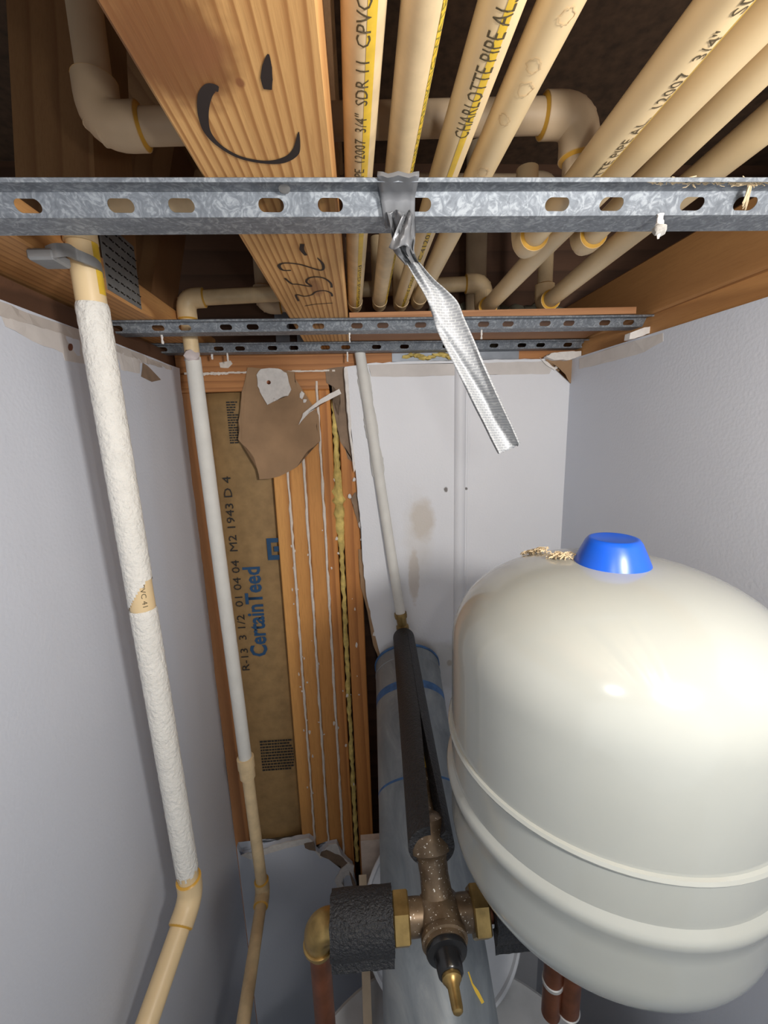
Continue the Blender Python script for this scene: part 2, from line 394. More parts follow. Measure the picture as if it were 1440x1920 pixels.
# ================================================================== SETTING
ZB = 0.17            # underside of the trusses
FLOOR = -2.27
YB = 0.917           # face of the back drywall
YF = 0.930           # face of the framing
bm = BM(); box(bm, (-1.6, -2.4, FLOOR-.05), (1.7, 1.1, FLOOR)); struct(finish('floor', bm, 'floor', smooth=False))
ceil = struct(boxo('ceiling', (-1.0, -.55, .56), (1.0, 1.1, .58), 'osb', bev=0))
boxo('closure', (-1.0, -.55, .17), (1.0, -.51, .56), 'dark_wood', ceil, 0)  # unseen front end, added to keep the truss cavity dark
boxo('closure', (-1.0, 1.02, .164), (1.0, 1.06, .56), 'dark_wood', ceil, 0)
boxo('closure', (-1.0, -.51, .17), (-.96, 1.02, .56), 'dark_wood', ceil, 0)  # unseen left side, added so the cavity stays dark
boxo('closure', (.96, -.51, .17), (1.0, 1.02, .56), 'dark_wood', ceil, 0)  # same on the right: added, unseen, shuts light out of the cavity
# --- left wall (very slightly out of square)
LA, LB = V((-.342, .45, 0)), V((-.358, .90, 0))
ld = (LB-LA).normalized(); ln = V((ld.y, -ld.x, 0)).normalized()     # points into the room (+x)
if ln.x < 0: ln = -ln
def lw(y, z, off=0):
    k = (y-LA.y)/ld.y; p = LA+ld*k; return V((p.x, p.y, z))+ln*off
TOPW = .135
bm = BM()
edge = [(.918, TOPW)] + [(.915+random.uniform(-.003, .003), TOPW-i*.02) for i in range(1, 61)] + [(.917, -1.10), (.917, FLOOR)]
outl = [lw(-.30, FLOOR), lw(-.30, TOPW)] + [lw(y, TOPW+random.uniform(-.001, .001)) for y in (.0, .2, .3, .4, .5, .55, .62, .68, .75, .8, .86)] + [lw(y, z) for y, z in edge]
prism(bm, outl, -ln*.0127)
wl = struct(finish('wall_left', bm, 'wall', smooth=False))
def lpx(u, v, off=.0006): return onplane(u, v, LA+ln*off, ln)
prismo('joint_tape', jag([lpx(*p) for p in ((-40, 552), (0, 567), (144, 617), (322, 688), (322, 694), (262, 678), (205, 652), (144, 636), (80, 616), (40, 604), (0, 592), (-40, 580))], .012, .0012), -ln*.0005, 'tape_paper', wl)
prismo('joint_tape', jag([lpx(*p, .0003) for p in ((-40, 575), (0, 588), (8, 596), (10, 612), (62, 640), (118, 662), (122, 676), (160, 682), (208, 690), (262, 700), (268, 678), (205, 650), (100, 620))], .012, .001), -ln*.0003, 'tape_paper2', wl)
prismo('torn_paper', jag([lpx(*p, .0009) for p in ((268, 680), (283, 692), (302, 712), (285, 716), (265, 706))], .01, .0008), -ln*.0005, 'brown_grey', wl)
prismo('screw_dimple', [lpx(133+4*math.cos(a), 651+7*math.sin(a), .0012) for a in (i*math.pi/5 for i in range(10))], -ln*.0008, plain('rust_spot', (.16, .05, .025), .8), wl)
# --- right wall
RA, RB = V((.477, .48, 0)), V((.464, .92, 0)); rd = (RB-RA).normalized(); rn = V((-rd.y, rd.x, 0))
if rn.x > 0: rn = -rn
def rw(y, z, off=0):
    k = (y-RA.y)/rd.y; p = RA+rd*k; return V((p.x, p.y, z))+rn*off
bm = BM(); prism(bm, [rw(-.30, FLOOR), rw(-.30, .137), rw(.918, .137), rw(.918, FLOOR)], -rn*.0127)
wr = struct(finish('wall_right', bm, 'wall', smooth=False))
def rpx(u, v, off=.0006): return onplane(u, v, RA+rn*off, rn)
prismo('joint_tape', jag([rpx(*p) for p in ((1086, 672), (1160, 648), (1243, 624), (1243, 640), (1208, 660), (1160, 674), (1086, 692))], .02, .0008), -rn*.0004, 'tape_paper2', wr)
# top plates above the right wall, and the rim chord
for z0, z1, off in ((.094, .131, 0), (.133, .170, .0)):
    bm = BM(); prism(bm, [rw(-.5, z0, -.014+off), rw(-.5, z1, -.014+off), rw(1.02, z1, -.014+off), rw(1.02, z0, -.014+off)], -rn*.089); finish('top_plate', bm, 'wood_right', wr, smooth=False)
# left wall plates
for z0, z1 in ((.090, .128), (.128, .1655)):
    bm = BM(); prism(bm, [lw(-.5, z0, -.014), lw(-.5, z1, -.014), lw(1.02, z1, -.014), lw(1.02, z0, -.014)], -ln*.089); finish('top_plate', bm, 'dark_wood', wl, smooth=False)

# --- back wall: framing and drywall
def bp(u, v, y=YB): return ony(u, v, y)
pts = [bp(*p) for p in ((646, 688), (649, 710), (653, 734), (657, 780), (661, 827), (664, 860), (667, 884), (670, 920), (673, 952), (677, 995), (679, 1031), (682, 1070), (686, 1109), (695, 1156), (703, 1190), (711, 1222), (730, 1300), (760, 1560))]
top = [V((.470, YB, .140)), V((.35, YB, .139)), V((.2, YB, .1385)), V((.1, YB, .1385)), V((.03, YB, .137))]
ol = [V((.470, YB, FLOOR))] + top + pts + [V((.10, YB, -1.3)), V((.10, YB, FLOOR))]
oj = []
for i, p in enumerate(ol):
    q = ol[(i+1) % len(ol)]; oj.append(p)
    if 1 <= i <= len(top)+len(pts)-4:
        L = (q-p).length; k = max(1, int(L/.012))
        for j in range(1, k): oj.append(p.lerp(q, j/k)+V((random.uniform(-.0015, .0015) if i > 5 else 0, 0, random.uniform(-.0012, .0012))))
wb = struct(prismo('wall_back', oj, (0, .0125, 0), 'wall_back'))
# lower left panel with its broken top edge
lo_px = [(444, 1588), (452, 1604), (466, 1601), (480, 1596), (496, 1590), (537, 1579), (560, 1574), (579, 1571), (588, 1579), (590, 1594), (597, 1600), (606, 1592), (616, 1584), (631, 1582), (636, 1594), (642, 1605), (652, 1615), (661, 1624), (663, 1642), (669, 1665), (672, 1700)]
lp = [bp(*p) for p in lo_px]
x1 = lp[-1].x
oj = []
for a, b in zip(lp, lp[1:]):
    k = max(1, int((b-a).length/.01)); oj += [a.lerp(b, j/k)+V((random.uniform(-.001, .001), 0, random.uniform(-.0015, .0015))) for j in range(k)]
prismo('lower_panel', [V((-.357, YB, FLOOR))] + [V((-.357, YB, lp[0].z))] + oj + [V((x1, YB, -1.35)), V((x1, YB, FLOOR))], (0, .0125, 0), 'wall', wb)
def lip(name, px, mt, y=.9155, th=.001, step=.008, amp=.001):
    return prismo(name, jag([bp(u, v, y) for u, v in px], step, amp), (0, th, 0), mt, wb)
lip('broken_edge', [(452, 1604), (480, 1596), (537, 1579), (579, 1571), (588, 1579), (575, 1583), (537, 1590), (500, 1602), (470, 1612)], 'gypsum', .9145, .002)
lip('torn_paper', [(570, 1582), (588, 1578), (592, 1596), (580, 1594), (572, 1590)], 'brown_grey', .914)
lip('broken_edge', [(590, 1594), (601, 1602), (616, 1584), (631, 1582), (642, 1606), (660, 1623), (648, 1626), (632, 1612), (612, 1606), (600, 1610)], 'gypsum', .9143, .002)
lip('torn_paper', [(602, 1598), (612, 1594), (640, 1606), (655, 1622), (652, 1634), (642, 1632), (634, 1618), (618, 1612), (600, 1604)], 'brown_grey', .9135)
lip('loose_gypsum', [(628, 1650), (640, 1630), (655, 1618), (664, 1624), (662, 1645), (650, 1640), (640, 1655), (645, 1664), (632, 1666)], 'gypsum', .910, .003)
lip('torn_paper', [(655, 1634), (659, 1640), (667, 1660), (666, 1672), (661, 1660)], 'brown_grey', .909)
# plates
for z0, z1 in ((.1265, .1645), (.088, .1255)):
    boxo('top_plate', (-.372, YF, z0), (.49, YF+.089, z1), 'plate', wb, .002)
bm = BM()
for x in range(60):
    xa = -.355+x*.006
    if -.30 < xa and random.random() < .06: continue
    box(bm, (xa, YF-.0012-random.uniform(0, .001), .1245-random.uniform(0, .001)), (xa+.0061, YF+.004, .1268+random.uniform(0, .0012)))
finish('caulk_line', bm, 'caulk', wb, smooth=False)
bm = BM()
for k in range(9): blobmesh(bm, (-.33+k*.0075, YF-.001, .1245), .0045, k, 1, .3, (1.3, .4, .7))
finish('caulk_smear', bm, 'caulk', wb)
boxo('gap_backing', (-.9, 1.0195, FLOOR), (.9, 1.03, .166), 'dark_wood', wb, 0)  # added backing so no outside light shows between the studs
boxo('corner_filler', (.452, YF+.001, FLOOR), (.56, YF+.089, .088), 'plate', wb, 0)  # added filler closing the light gap in the right corner
# studs
sx = [bp(u, 1000, YF).x for u in (519.5, 548, 578, 610, 633)]
gx0, gx1 = bp(632, 1000, YF).x, bp(645, 1000, YF).x
STUDB = -2.19
for i in range(4):
    boxo('stud', (sx[i]+.0012, YF+.0005*i, STUDB), (sx[i+1]-.0012, YF+.089, .088), M['stud'][i], wb, .0022)
boxo('stud', (gx1, YF, STUDB), (gx1+.038, YF+.089, .088), M['stud'][3], wb, .002)
boxo('stud', (-.40, YF+.001, STUDB), (-.329, YF+.089, .088), wood('corner_stud_wood', (.42, .18, .06), (.24, .09, .03), 'Z', 30, 15), wb, .002)
boxo('sole_plate', (-.372, YF, FLOOR), (.49, YF+.089, STUDB), M['plate'], wb, .002)
# white mud squeezed out between the studs
for i, (zt, zb, w) in enumerate(((.005, -1.10, .0056), (.02, -1.14, .0056), (.105, -1.17, .0060))):
    x = sx[i+1]; bm = BM(); n = 70
    pp = [V((x+random.uniform(-.0008, .0008), YF-.0004, zt+(zb-zt)*k/n)) for k in range(n+1)]
    tube(bm, pp, [w*.5*random.uniform(.75, 1.25) for _ in pp], 8)
    finish('mud_line', bm, 'caulk', wb)
rs = random.Random(3)
bm = BM()
for k in range(46):
    x = rs.choice([sx[1], sx[2], sx[3], sx[1], sx[3]+.03, gx1+.012])+rs.uniform(-.010, .010); z = rs.choice([rs.uniform(-.75, -.5), rs.uniform(-.6, -.1), rs.uniform(-1, -.2)])
    blobmesh(bm, (x, YF-.0003, z), rs.uniform(.001, .0032), k, 1, .4, (1, .35, rs.uniform(.8, 2.2)))
o = finish('mud_spatter', bm, 'caulk', wb); o['kind'] = 'stuff'
# yellow foam in the gap
bm = BM(); n = 120; pp = []; rr = []
for k in range(n+1):
    z = .07-k*1.22/n; pp.append(V(((gx0+gx1)/2+random.uniform(-.0015, .0015), YF+.006, z)))
    f = math.exp(-((z+.17)/.07)**2); rr.append((.0055+.0075*f)*random.uniform(.75, 1.25))
tube(bm, pp, rr, 10, wob=.18); finish('foam_bead', bm, 'foam_y', wb)
# brown board scrap and torn papers on the framing
lip('torn_paper', [(610, 693), (628, 689), (645, 687), (651, 697), (653, 773), (662, 830), (663, 868), (652, 860), (650, 840), (638, 828), (635, 780), (638, 743), (625, 725), (612, 718)], 'brown_grey', .9285, .001, .01, .0012)
lip('torn_paper', [(664, 925), (668, 922), (674, 955), (677, 1000), (672, 985), (664, 955), (658, 935)], 'brown_grey', .927, .001, .008)
lip('torn_paper', [(672, 1030), (680, 1030), (690, 1120), (702, 1180), (712, 1226), (716, 1250), (700, 1210), (690, 1150), (676, 1100)], 'brown_paper', .927, .001, .012)
lip('torn_paper', [(560, 797), (568, 775), (582, 764), (596, 752), (618, 738), (636, 729), (640, 738), (624, 746), (600, 758), (584, 768), (572, 782)], 'gypsum', .921, .0012, .008)
for i, (u, v, r) in enumerate(((566, 742, .006), (572, 752, .005), (664, 900, .004), (675, 985, .006), (679, 1010, .005), (656, 930, .005), (703, 1188, .006))):
    bm = BM(); blobmesh(bm, bp(u, v, .924), r, 30+i, 1, .4, (.8, .5, 1.2)); finish('gypsum_crumb', bm, 'gypsum', wb)
# torn corner at right, gypsum lumps
lip('torn_paper', [(1022, 674), (1045, 676), (1070, 674), (1083, 680), (1081, 702), (1077, 726), (1067, 716), (1060, 702), (1048, 690)], 'brown_paper', .9125, .001, .008)
lip('torn_paper', [(1012, 670), (1018, 676), (1034, 680), (1046, 690), (1040, 694), (1024, 684)], 'gypsum', .9125, .001, .006)
lip('torn_paper', [(690, 684), (760, 683), (860, 681), (960, 679), (1030, 677), (1036, 690), (1030, 701), (950, 702), (850, 704), (760, 706), (696, 706)], 'tape_paper2', .9164, .0006, .012, .0009)
lip('torn_paper', [(645, 690), (651, 690), (654, 730), (656, 770), (660, 825), (666, 880), (664, 886), (657, 830), (650, 770), (648, 730)], 'gypsum', .9162, .001, .01)
boxo('steel_strip', (bp(735, 672, YF).x, YF-.002, .138), (bp(972, 672, YF).x, YF+.001, .158), 'strap', wb, 0)
bm = BM()
for k in range(14): blobmesh(bm, (.11+k*.009, YF-.003, .150+.004*math.sin(k)), .008, 60+k, 1, .35, (1.2, .6, .6))
finish('foam_bead', bm, 'foam_y', wb)
# painted vertical pipe buried in the back wall
xa = bp(852, 720).x; xb = bp(850, 1120).x
tubeo('painted_batten', sub((xa+.013, YB+.006, .137), (xb+.013, YB+.006, -1.2), 14), .0145, 'wall_back', wb, 20)
boxo('painted_ridge', (xa+.029, YB-.0012, -.45), (xa+.034, YB+.002, .135), 'wall_back', wb, .0005)
lip('mud_smear', [(411, 680), (432, 676), (436, 682), (428, 690), (413, 689)], 'caulk', .929, .0012, .006)
# insulation batt with its print
bx1 = sx[0]+.004
batt = thing('insulation_batt', 'brown kraft-faced insulation batt printed in blue, between the open studs', 'insulation', (-.27, YF+.05, STUDB))
bm = BM(); nx, nz = 10, 60; grid = []
for j in range(nz+1):
    row = []
    for i in range(nx+1):
        a = i/nx; z = .087+(STUDB-.087)*j/nz
        row.append(bm.verts.new((-.329+(bx1+.329)*a, YF+.024-.012*math.sin(math.pi*a)+random.uniform(-.0008, .0008), z)))
    grid.append(row)
for j in range(nz):
    for i in range(nx): bm.faces.new((grid[j][i], grid[j][i+1], grid[j+1][i+1], grid[j+1][i]))
kf = finish('kraft_facing', bm, 'kraft', batt, solid=.0008)
boxo('fibre_core', (-.328, YF+.03, STUDB), (bx1, YF+.088, .086), 'insul', batt, 0)
YK = YF+.0108
def kp(u, v): return ony(u, v, YK)
p0, p1 = kp(466, 1258), kp(433, 893); L = p1.z-p0.z
bm0 = text_bm('R-13  3 1/2  01 04 04  M2 1943 D 4', .02); wd = max(v.co.x for v in bm0.verts); bm0.free()
s = .025/.02
text_flat('print', 'R-13  3 1/2  01 04 04  M2 1943 D 4', .025, p0+V((-.004, -.001, 0)), V((0, 0, 1)), V((-1, 0, 0)), 'ink_black', batt, sx=L/(wd*s))
p0 = kp(490, 1231); p1 = kp(508, 1062); bm0 = text_bm('CertainTeed', .04); wd = max(v.co.x for v in bm0.verts); bm0.free()
text_flat('print', 'CertainTeed', .055, V((p0.x-.002, YK-.001, p0.z)), V((0, 0, 1)), V((-1, 0, 0)), 'ink_blue', batt, sx=(p1.z-p0.z)/(wd*1.375), bold=.0014)
q0, q1 = kp(503, 1050), kp(530, 1008)
for a, b, c, d in ((0, 1, 0, .25), (0, .22, .25, 1), (.38, .62, .42, 1), (.8, 1, .25, 1)):
    w_ = q1.x-q0.x; h_ = q1.z-q0.z
    boxo('print', (q0.x+w_*c, YK-.0013, q0.z+h_*a), (q0.x+w_*d, YK-.0006, q0.z+h_*b), 'ink_blue', batt, 0)
# fine print columns
def fine(u0, v0, u1, v1, rows, cols, vert):
    bm = BM(); rs = random.Random(5); a, b = kp(u0, v0), kp(u1, v1)
    for j in range(rows):
        z = a.z+(b.z-a.z)*(j+.5)/rows; x = a.x
        while x < b.x-(.008 if rs.random() < .3 else 0):
            w = rs.uniform(.003, .009); x2 = min(x+w, b.x)
            box(bm, (x, YK-.0012, z-abs(b.z-a.z)/rows*.27), (x2, YK-.0006, z+abs(b.z-a.z)/rows*.27)); x = x2+.0016
    o = finish('print', bm, 'ink_black', batt, smooth=False); o['kind'] = 'stuff'; return o
fine(424, 752, 452, 832, 17, 3, False); fine(487, 1388, 553, 1442, 11, 3, True)

# scrap of board nailed on the plate
scr = thing('plasterboard_scrap', 'torn brown backing-paper scrap with a white gypsum patch on the open framing', 'scrap', bp(500, 899, .91))
px = [(462, 688), (505, 690), (551, 696), (553, 722), (560, 736), (570, 747), (584, 764), (597, 778), (592, 800), (600, 827), (588, 838), (576, 846), (567, 865), (556, 876), (542, 884), (524, 893), (504, 898), (486, 899), (482, 880), (476, 859), (468, 848), (461, 840), (452, 832), (445, 824), (448, 806), (445, 790), (449, 762), (451, 734), (457, 716), (460, 700)]
bm = BM(); prism(bm, jag([bp(u, v, .918) for u, v in px], .008, .0011), (0, .0012, 0))
for v in bm.verts: v.co.y += -.010*max(0, (.04-v.co.z)/.2)+.008
finish('paper', bm, 'brown_paper', scr, smooth=False)
px = [(481, 703), (489, 692), (505, 690), (521, 691), (537, 699), (541, 715), (546, 730), (540, 742), (528, 744), (520, 750), (513, 746), (512, 753), (501, 759), (495, 748), (490, 740), (483, 724)]
pt_ = prismo('gypsum_patch', jag([bp(u, v, .9215) for u, v in px], .006, .001), (0, .003, 0), 'gypsum', scr)
latheo('screw_head', bp(504, 717, .9215), (0, -1, 0), [(-.003, .002), (0, .0042), (.0008, .0042), (.0002, .0022), (.0002, 0)], M['copper'], pt_, 14)
# gypsum lumps by the channel ends
for i, (pl, lab) in enumerate((([(1180, 636), (1182, 624), (1200, 617), (1224, 611), (1226, 622), (1205, 630)], 'white gypsum lump wedged under the end of the middle steel channel'),
                               ([(1024, 668), (1034, 662), (1062, 659), (1090, 658), (1090, 668), (1068, 675), (1040, 675)], 'cracked white gypsum lump sitting over the torn back corner'))):
    y = .70 if i == 0 else .90
    tag(prismo('gypsum_lump', jag([ony(u, v, y) for u, v in pl], .006, .001), (0, .014, 0), 'gypsum', base=ony(*pl[0], y)), lab, 'gypsum lump', 'gypsum lumps at the ceiling line')

# ================================================================== CEILING TIMBER
tr = thing('floor_truss', 'wide tan floor truss chord with black marker scrawl crossing above the channels', 'truss', (-.05, .4, ZB))
boxo('bottom_chord', (-.0975, -.5, ZB), (-.0085, .99, ZB+.038), 'truss', tr, .002)
for (y0, y1) in ((.10, .35), (.62, .35)):
    bm = BM(); a, b = V((-.053, y0, ZB+.04)), V((-.053, y1, .50)); d = (b-a).normalized(); s = V((1, 0, 0)); n = d.cross(s)
    prism(bm, [a-s*.044-n*.019, a+s*.044-n*.019, a+s*.044+n*.019, a-s*.044+n*.019], b-a); finish('web', bm, 'web_wood', tr, smooth=False)
boxo('top_chord', (-.0975, -.5, .521), (-.0085, .99, .559), 'web_wood', tr, .002)
mk = lambda l, k, dx, dy: [onz(dx+u/k, dy+v/k, ZB-.0004) for u, v in l]
def stroke(l, k, dx, dy, w):
    p = smooth_pts(mk(l, k, dx, dy)); n = len(p)
    if isinstance(w, (list, tuple)):
        w = [w[min(int(i/(n-1)*(len(w)-1)), len(w)-2)]*(1-(i/(n-1)*(len(w)-1) % 1 if i < n-1 else 1)) + w[min(int(i/(n-1)*(len(w)-1)), len(w)-2)+1]*(i/(n-1)*(len(w)-1) % 1 if i < n-1 else 1) for i in range(n)]
    bm = BM(); ribbon(bm, p, w, (0, 0, -1)); return finish('marker_stroke', bm, 'marker', tr, smooth=False)
stroke([(820, 335), (790, 330), (767, 365), (762, 430), (778, 495), (825, 548), (900, 590), (990, 608), (1060, 602), (1108, 570), (1120, 495)], 2, 0, 0, [.0035, .006, .0065, .0055, .004, .0028, .0028, .003, .005, .005, .0006])
stroke([(1006, 203), (1002, 250), (1000, 295), (1004, 336)], 2, 0, 0, [.0008, .0045, .0058, .004])
K5 = (4.235, 280, 440)
stroke([(1215, 75), (1212, 120), (1245, 165)], *K5, [.004, .0045, .003])
stroke([(1335, 185), (1375, 230), (1382, 270), (1355, 283), (1280, 262), (1200, 238), (1110, 226), (1050, 230), (1030, 250), (1060, 282), (1125, 284)], *K5, [.001, .003, .003, .0026, .0026, .0026, .0026, .003, .0035, .003, .0026])
stroke([(1075, 345), (1130, 390), (1180, 395), (1285, 412), (1248, 378), (1262, 348), (1320, 336), (1390, 348), (1440, 385), (1448, 420)], *K5, .0027)
stroke([(1185, 528), (1165, 478), (1230, 490), (1290, 478), (1320, 455), (1385, 445), (1440, 462), (1452, 490)], *K5, .0027)
stroke([(1235, 566), (1330, 552), (1455, 543)], *K5, .0020)
# left truss
tl = thing('floor_truss', 'tan floor truss over the left wall with a punched steel nail plate', 'truss', (-.335, .4, ZB))
bm = BM(); box(bm, (-.384, -.5, ZB), (-.290, 1.0, ZB+.038)); bevel(bm, .002)
for v in bm.verts: v.co.x -= .0356*(v.co.y-.55)
finish('bottom_chord', bm, 'wood_left', tl, smooth=False)
boxo('top_chord', (-.384, -.5, .521), (-.290, 1.0, .559), 'web_wood', tl, .002)
bm = BM()
for (y0, z0, y1, z1) in ((.60, .20, .66, .53), ):
    prism(bm, [V((-.384, y0-.044, z0)), V((-.384, y0+.044, z0)), V((-.384, y1+.044, z1)), V((-.384, y1-.044, z1))], (.089, 0, 0))
finish('web', bm, 'web_wood', tl, smooth=False)
bm = BM(); prism(bm, [V((-.384, .70, .20)), V((-.384, .79, .20)), V((-.384, .98, .53)), V((-.384, .89, .53))], (.078, 0, 0)); finish('web', bm, 'web_wood', tl, smooth=False)
c4 = [onx(u, v, -.2885) for u, v in ((204, 545), (272, 588), (267, 490), (214, 440))]
y0, y1 = c4[0].y, c4[1].y; z0 = ZB+.003; z1 = ZB+.082
np_ = boxo('nail_plate', (-.2902, y0, z0), (-.2888, y1, z1), 'nailplate', tl, 0)
bm = BM()
for i in range(6):
    for j in range(7):
        yy = y0+(y1-y0)*(i+.5+.25*(j % 2)-.12)/6; zz = z0+(z1-z0)*(j+.5)/7
        box(bm, (-.2889, yy-.0034, zz-.0008), (-.2886, yy+.0034, zz+.0014))
        box(bm, (-.289, yy+.0030, zz-.0014), (-.2872, yy+.0046, zz-.0004))
o = finish('punched_slots', bm, 'blackplastic', np_, smooth=False); o['kind'] = 'stuff'
for q in (np_, o):
    for v in q.data.vertices: v.co.x -= .0356*(v.co.y+.4-.55)
# right rim chord
tag(boxo('rim_chord', (.478, -.5, ZB), (.516, 1.0, ZB+.089), 'wood_right', base=(.497, .4, ZB), bev=.003), 'brown timber chord standing on edge above the right wall plate', 'timber')
bm = BM(); prism(bm, [V((-.006, .700, .1705)), V((.452, .690, .1705)), V((.468, .872, .1705)), V((-.006, .880, .1705))], (0, 0, .010))
tag(finish('ceiling_board', bm, wood('board_wood', (0.42, 0.20, 0.085), (0.26, 0.11, 0.04), 'X', 50, 13), smooth=False, base=(.22, .8, .1705)), 'flat reddish board spanning between truss and right plate at the back', 'board')
for i, (u, w_) in enumerate(((528, 26), (566, 22))):
    a = ony(u-w_/2, 600, .945); b = ony(u+w_/2, 600, .945)
    if i: b.x = -.097
    tag(boxo('strap_hanger', (a.x, .944, .164), (b.x, .9475, .29), 'strap', base=(a.x, .945, .164), bev=0), ('grey steel strap behind the channels, the wider of the pair', 'grey steel strap behind the channels, touching the marked truss')[i], 'strap', 'steel straps by the marked truss')
a = ony(1000, 560, 1.01)
bm = BM()
for k in range(20): blobmesh(bm, (.20+.28*(k % 10)/10, 1.0, .20+.05*(k//10)), .03, 80+k, 1, .25, (1.2, .7, .8))
tag(finish('insulation_fill', bm, 'insul', base=(.3, 1.0, .18)), 'dark grey insulation stuffed against the blocking behind the pipe elbows', 'insulation')

# ================================================================== STEEL CHANNELS
def channel(label, prof, uL, uR, vL, vR, zref, slots, taper=0):
    """resilient channel: prof = (dy, z) rows; reference row passes pixels (uL,vL)-(uR,vR) at height zref"""
    A, B = onz(uL, vL, zref), onz(uR, vR, zref)
    d = (B-A); L = d.length; d.normalize(); nrm = V((-d.y, d.x, 0))
    bm = BM(); P = lambda s, k: A+d*s+nrm*prof[k][0]+V((0, 0, prof[k][1]-A.z))
    def Q(s, t):   # point on the web, t 0..1
        return P(s, WEB).lerp(P(s, WEB+1), t)
    WEB = 4
    cuts = [0.]
    for c in slots:
        cuts += [c-.012, c+.012]
    cuts.append(L); 
    for k in range(len(prof)-1):
        if k == WEB: continue
        n = 24
        for i in range(n): bm.faces.new([bm.verts.new(p) for p in (P(L*i/n, k), P(L*(i+1)/n, k), P(L*(i+1)/n, k+1), P(L*i/n, k+1))])
    def quad(s0, s1): bm.faces.new([bm.verts.new(Q(*p)) for p in ((s0, 0), (s1, 0), (s1, 1), (s0, 1))])
    for i in range(0, len(cuts), 2): quad(cuts[i], cuts[i+1])
    wl_ = (P(0, WEB)-P(0, WEB+1)).length
    for c in slots:
        n = 24; hw, hh = .0092, .29
        inner = []; outer = []
        for i in range(n):
            a = 2*math.pi*i/n; ca, sa = math.cos(a), math.sin(a)
            q_ = hw-hh*wl_                     # stadium: straight middle, round ends
            inner.append((c+(q_ if ca > 0 else -q_)+hh*wl_*ca, .53+hh*sa))
            m_ = 1/max(abs(ca), abs(sa)); outer.append((c+.012*ca*m_, .5+.5*sa*m_))
        vi = [bm.verts.new(Q(*p)) for p in inner]; vo = [bm.verts.new(Q(*p)) for p in outer]
        for i in range(n): bm.faces.new((vi[i], vi[(i+1) % n], vo[(i+1) % n], vo[i]))
    o = finish('steel_channel', bm, 'galv', base=A.lerp(B, .5), smooth=False, solid=.0005)
    tag(o, label, 'steel channel'); return A, d, L
PR = [(-.0255, .1668), (-.0270, .1685), (-.0250, .1697), (-.0105, .1697), (-.0085, .1695), (0, .1572), (.0270, .1572), (.0272, .1590)]
def slotpos(us, A, d, v, z): return [(onz(u, v, z)-A).dot(d) for u in us]
A, B = onz(-60, 409, .1572), onz(1500, 402, .1572); d = (B-A).normalized()
near_slots = [(onplane(u, 381, onz(720, 381, .163), V((0, 1, 0)))-A).dot(d) for u in (45, 222, 337, 507, 619, 786, 1046, 1148, 1299, 1398)]
CA, Cd, CL = channel('slotted galvanised steel channel with grey tape wrapped over it, across the ceiling opening', PR, -60, 1500, 409, 402, .1572, near_slots)
A, B = onz(196, 625, .1572), onz(1228, 612, .1572); d = (B-A).normalized()
def far_slots(us, v): return [(onplane(u, v, onz(720, v, .163), V((0, 1, 0)))-A).dot(d) for u in us]
sl = far_slots((235, 310, 358, 432, 480, 552, 599, 669, 716, 785, 900, 945, 1013, 1057, 1123, 1167), 616)
channel('slotted galvanised steel channel passing in front of the back left corner pipe', PR, 196, 1228, 625, 612, .1572, sl)
A, B = onz(276, 662, .1572), onz(1098, 652, .1572); d = (B-A).normalized()
sl = far_slots((320, 420, 458, 516, 554, 611, 648, 704, 755, 833, 860, 920, 972, 1007, 1058, 1092), 655)
channel('slotted galvanised steel channel just in front of the back wall plates', PR, 276, 1098, 662, 652, .1572, sl)
nc = bpy.data.objects['steel_channel']
p = onz(533, 352, .1690)
latheo('screw_head', p, (0, -.3, -1), [(-.001, .002), (0, .0042), (.0012, .0040), (.0016, .002), (.0010, 0)], 'nailplate', nc, 14, base=nc.location)
# hanging screws clotted with mud
def screw(u, v0, v1, z0, r, label, head=True, seed=0, grp='mud-caked screws hanging from the channels'):
    a = onz(u, v0, z0); b = V((a.x, a.y, a.z-(onz(u, v0, z0)-ony(u, v1, a.y)).z))
    t = thing('drywall_screw', label, 'screw', b, grp)
    bm = BM(); rnd = random.Random(seed); n = 8
    tube(bm, [a.lerp(b, i/n)+V((rnd.uniform(-1, 1), rnd.uniform(-1, 1), 0))*r*.15 for i in range(n+1)], [r*rnd.uniform(.75, 1.25) for _ in range(n+1)], 10, wob=.2); finish('shank', bm, 'gypsum', t)
    if head:
        bm = BM(); blobmesh(bm, b, r*2.1, seed, 2, .3, (1, 1, .8)); finish('clot', bm, 'brown_grey' if False else 'mudgrey', t)
        tubeo('tip', [b-V((0, 0, r*1.2)), b-V((0, 0, r*2.6))], [r*.6, r*.3], 'gypsum', t, 8)
screw(1238, 402, 432, .1572, .0023, 'mud-caked drywall screw hanging from the taped steel channel', True, 4, None)
for i, (u, v0, v1, z, r, lab) in enumerate((
        (303, 628, 645, .1572, .0016, 'thin pale screw poking down from a channel beside the back left corner pipe'),
        (655, 624, 642, .1572, .0014, 'thin pale screw poking down from a channel at the marked truss edge'),
        (903, 618, 636, .1572, .0014, 'thin pale screw poking down from a channel below the pipe elbows'),
        (397, 664, 674, .1572, .0018, 'stubby pale screw stuck in the back channel next to the corner pipe'),
        (426, 662, 677, .1572, .0018, 'pale screw over the mud smear on the back top plate'),
        (651, 660, 678, .1572, .0018, 'pale screw hanging by the top of the leaning painted pipe'))):
    screw(u, v0, v1, z, r, lab, False, 10+i, 'screws in the back channels')

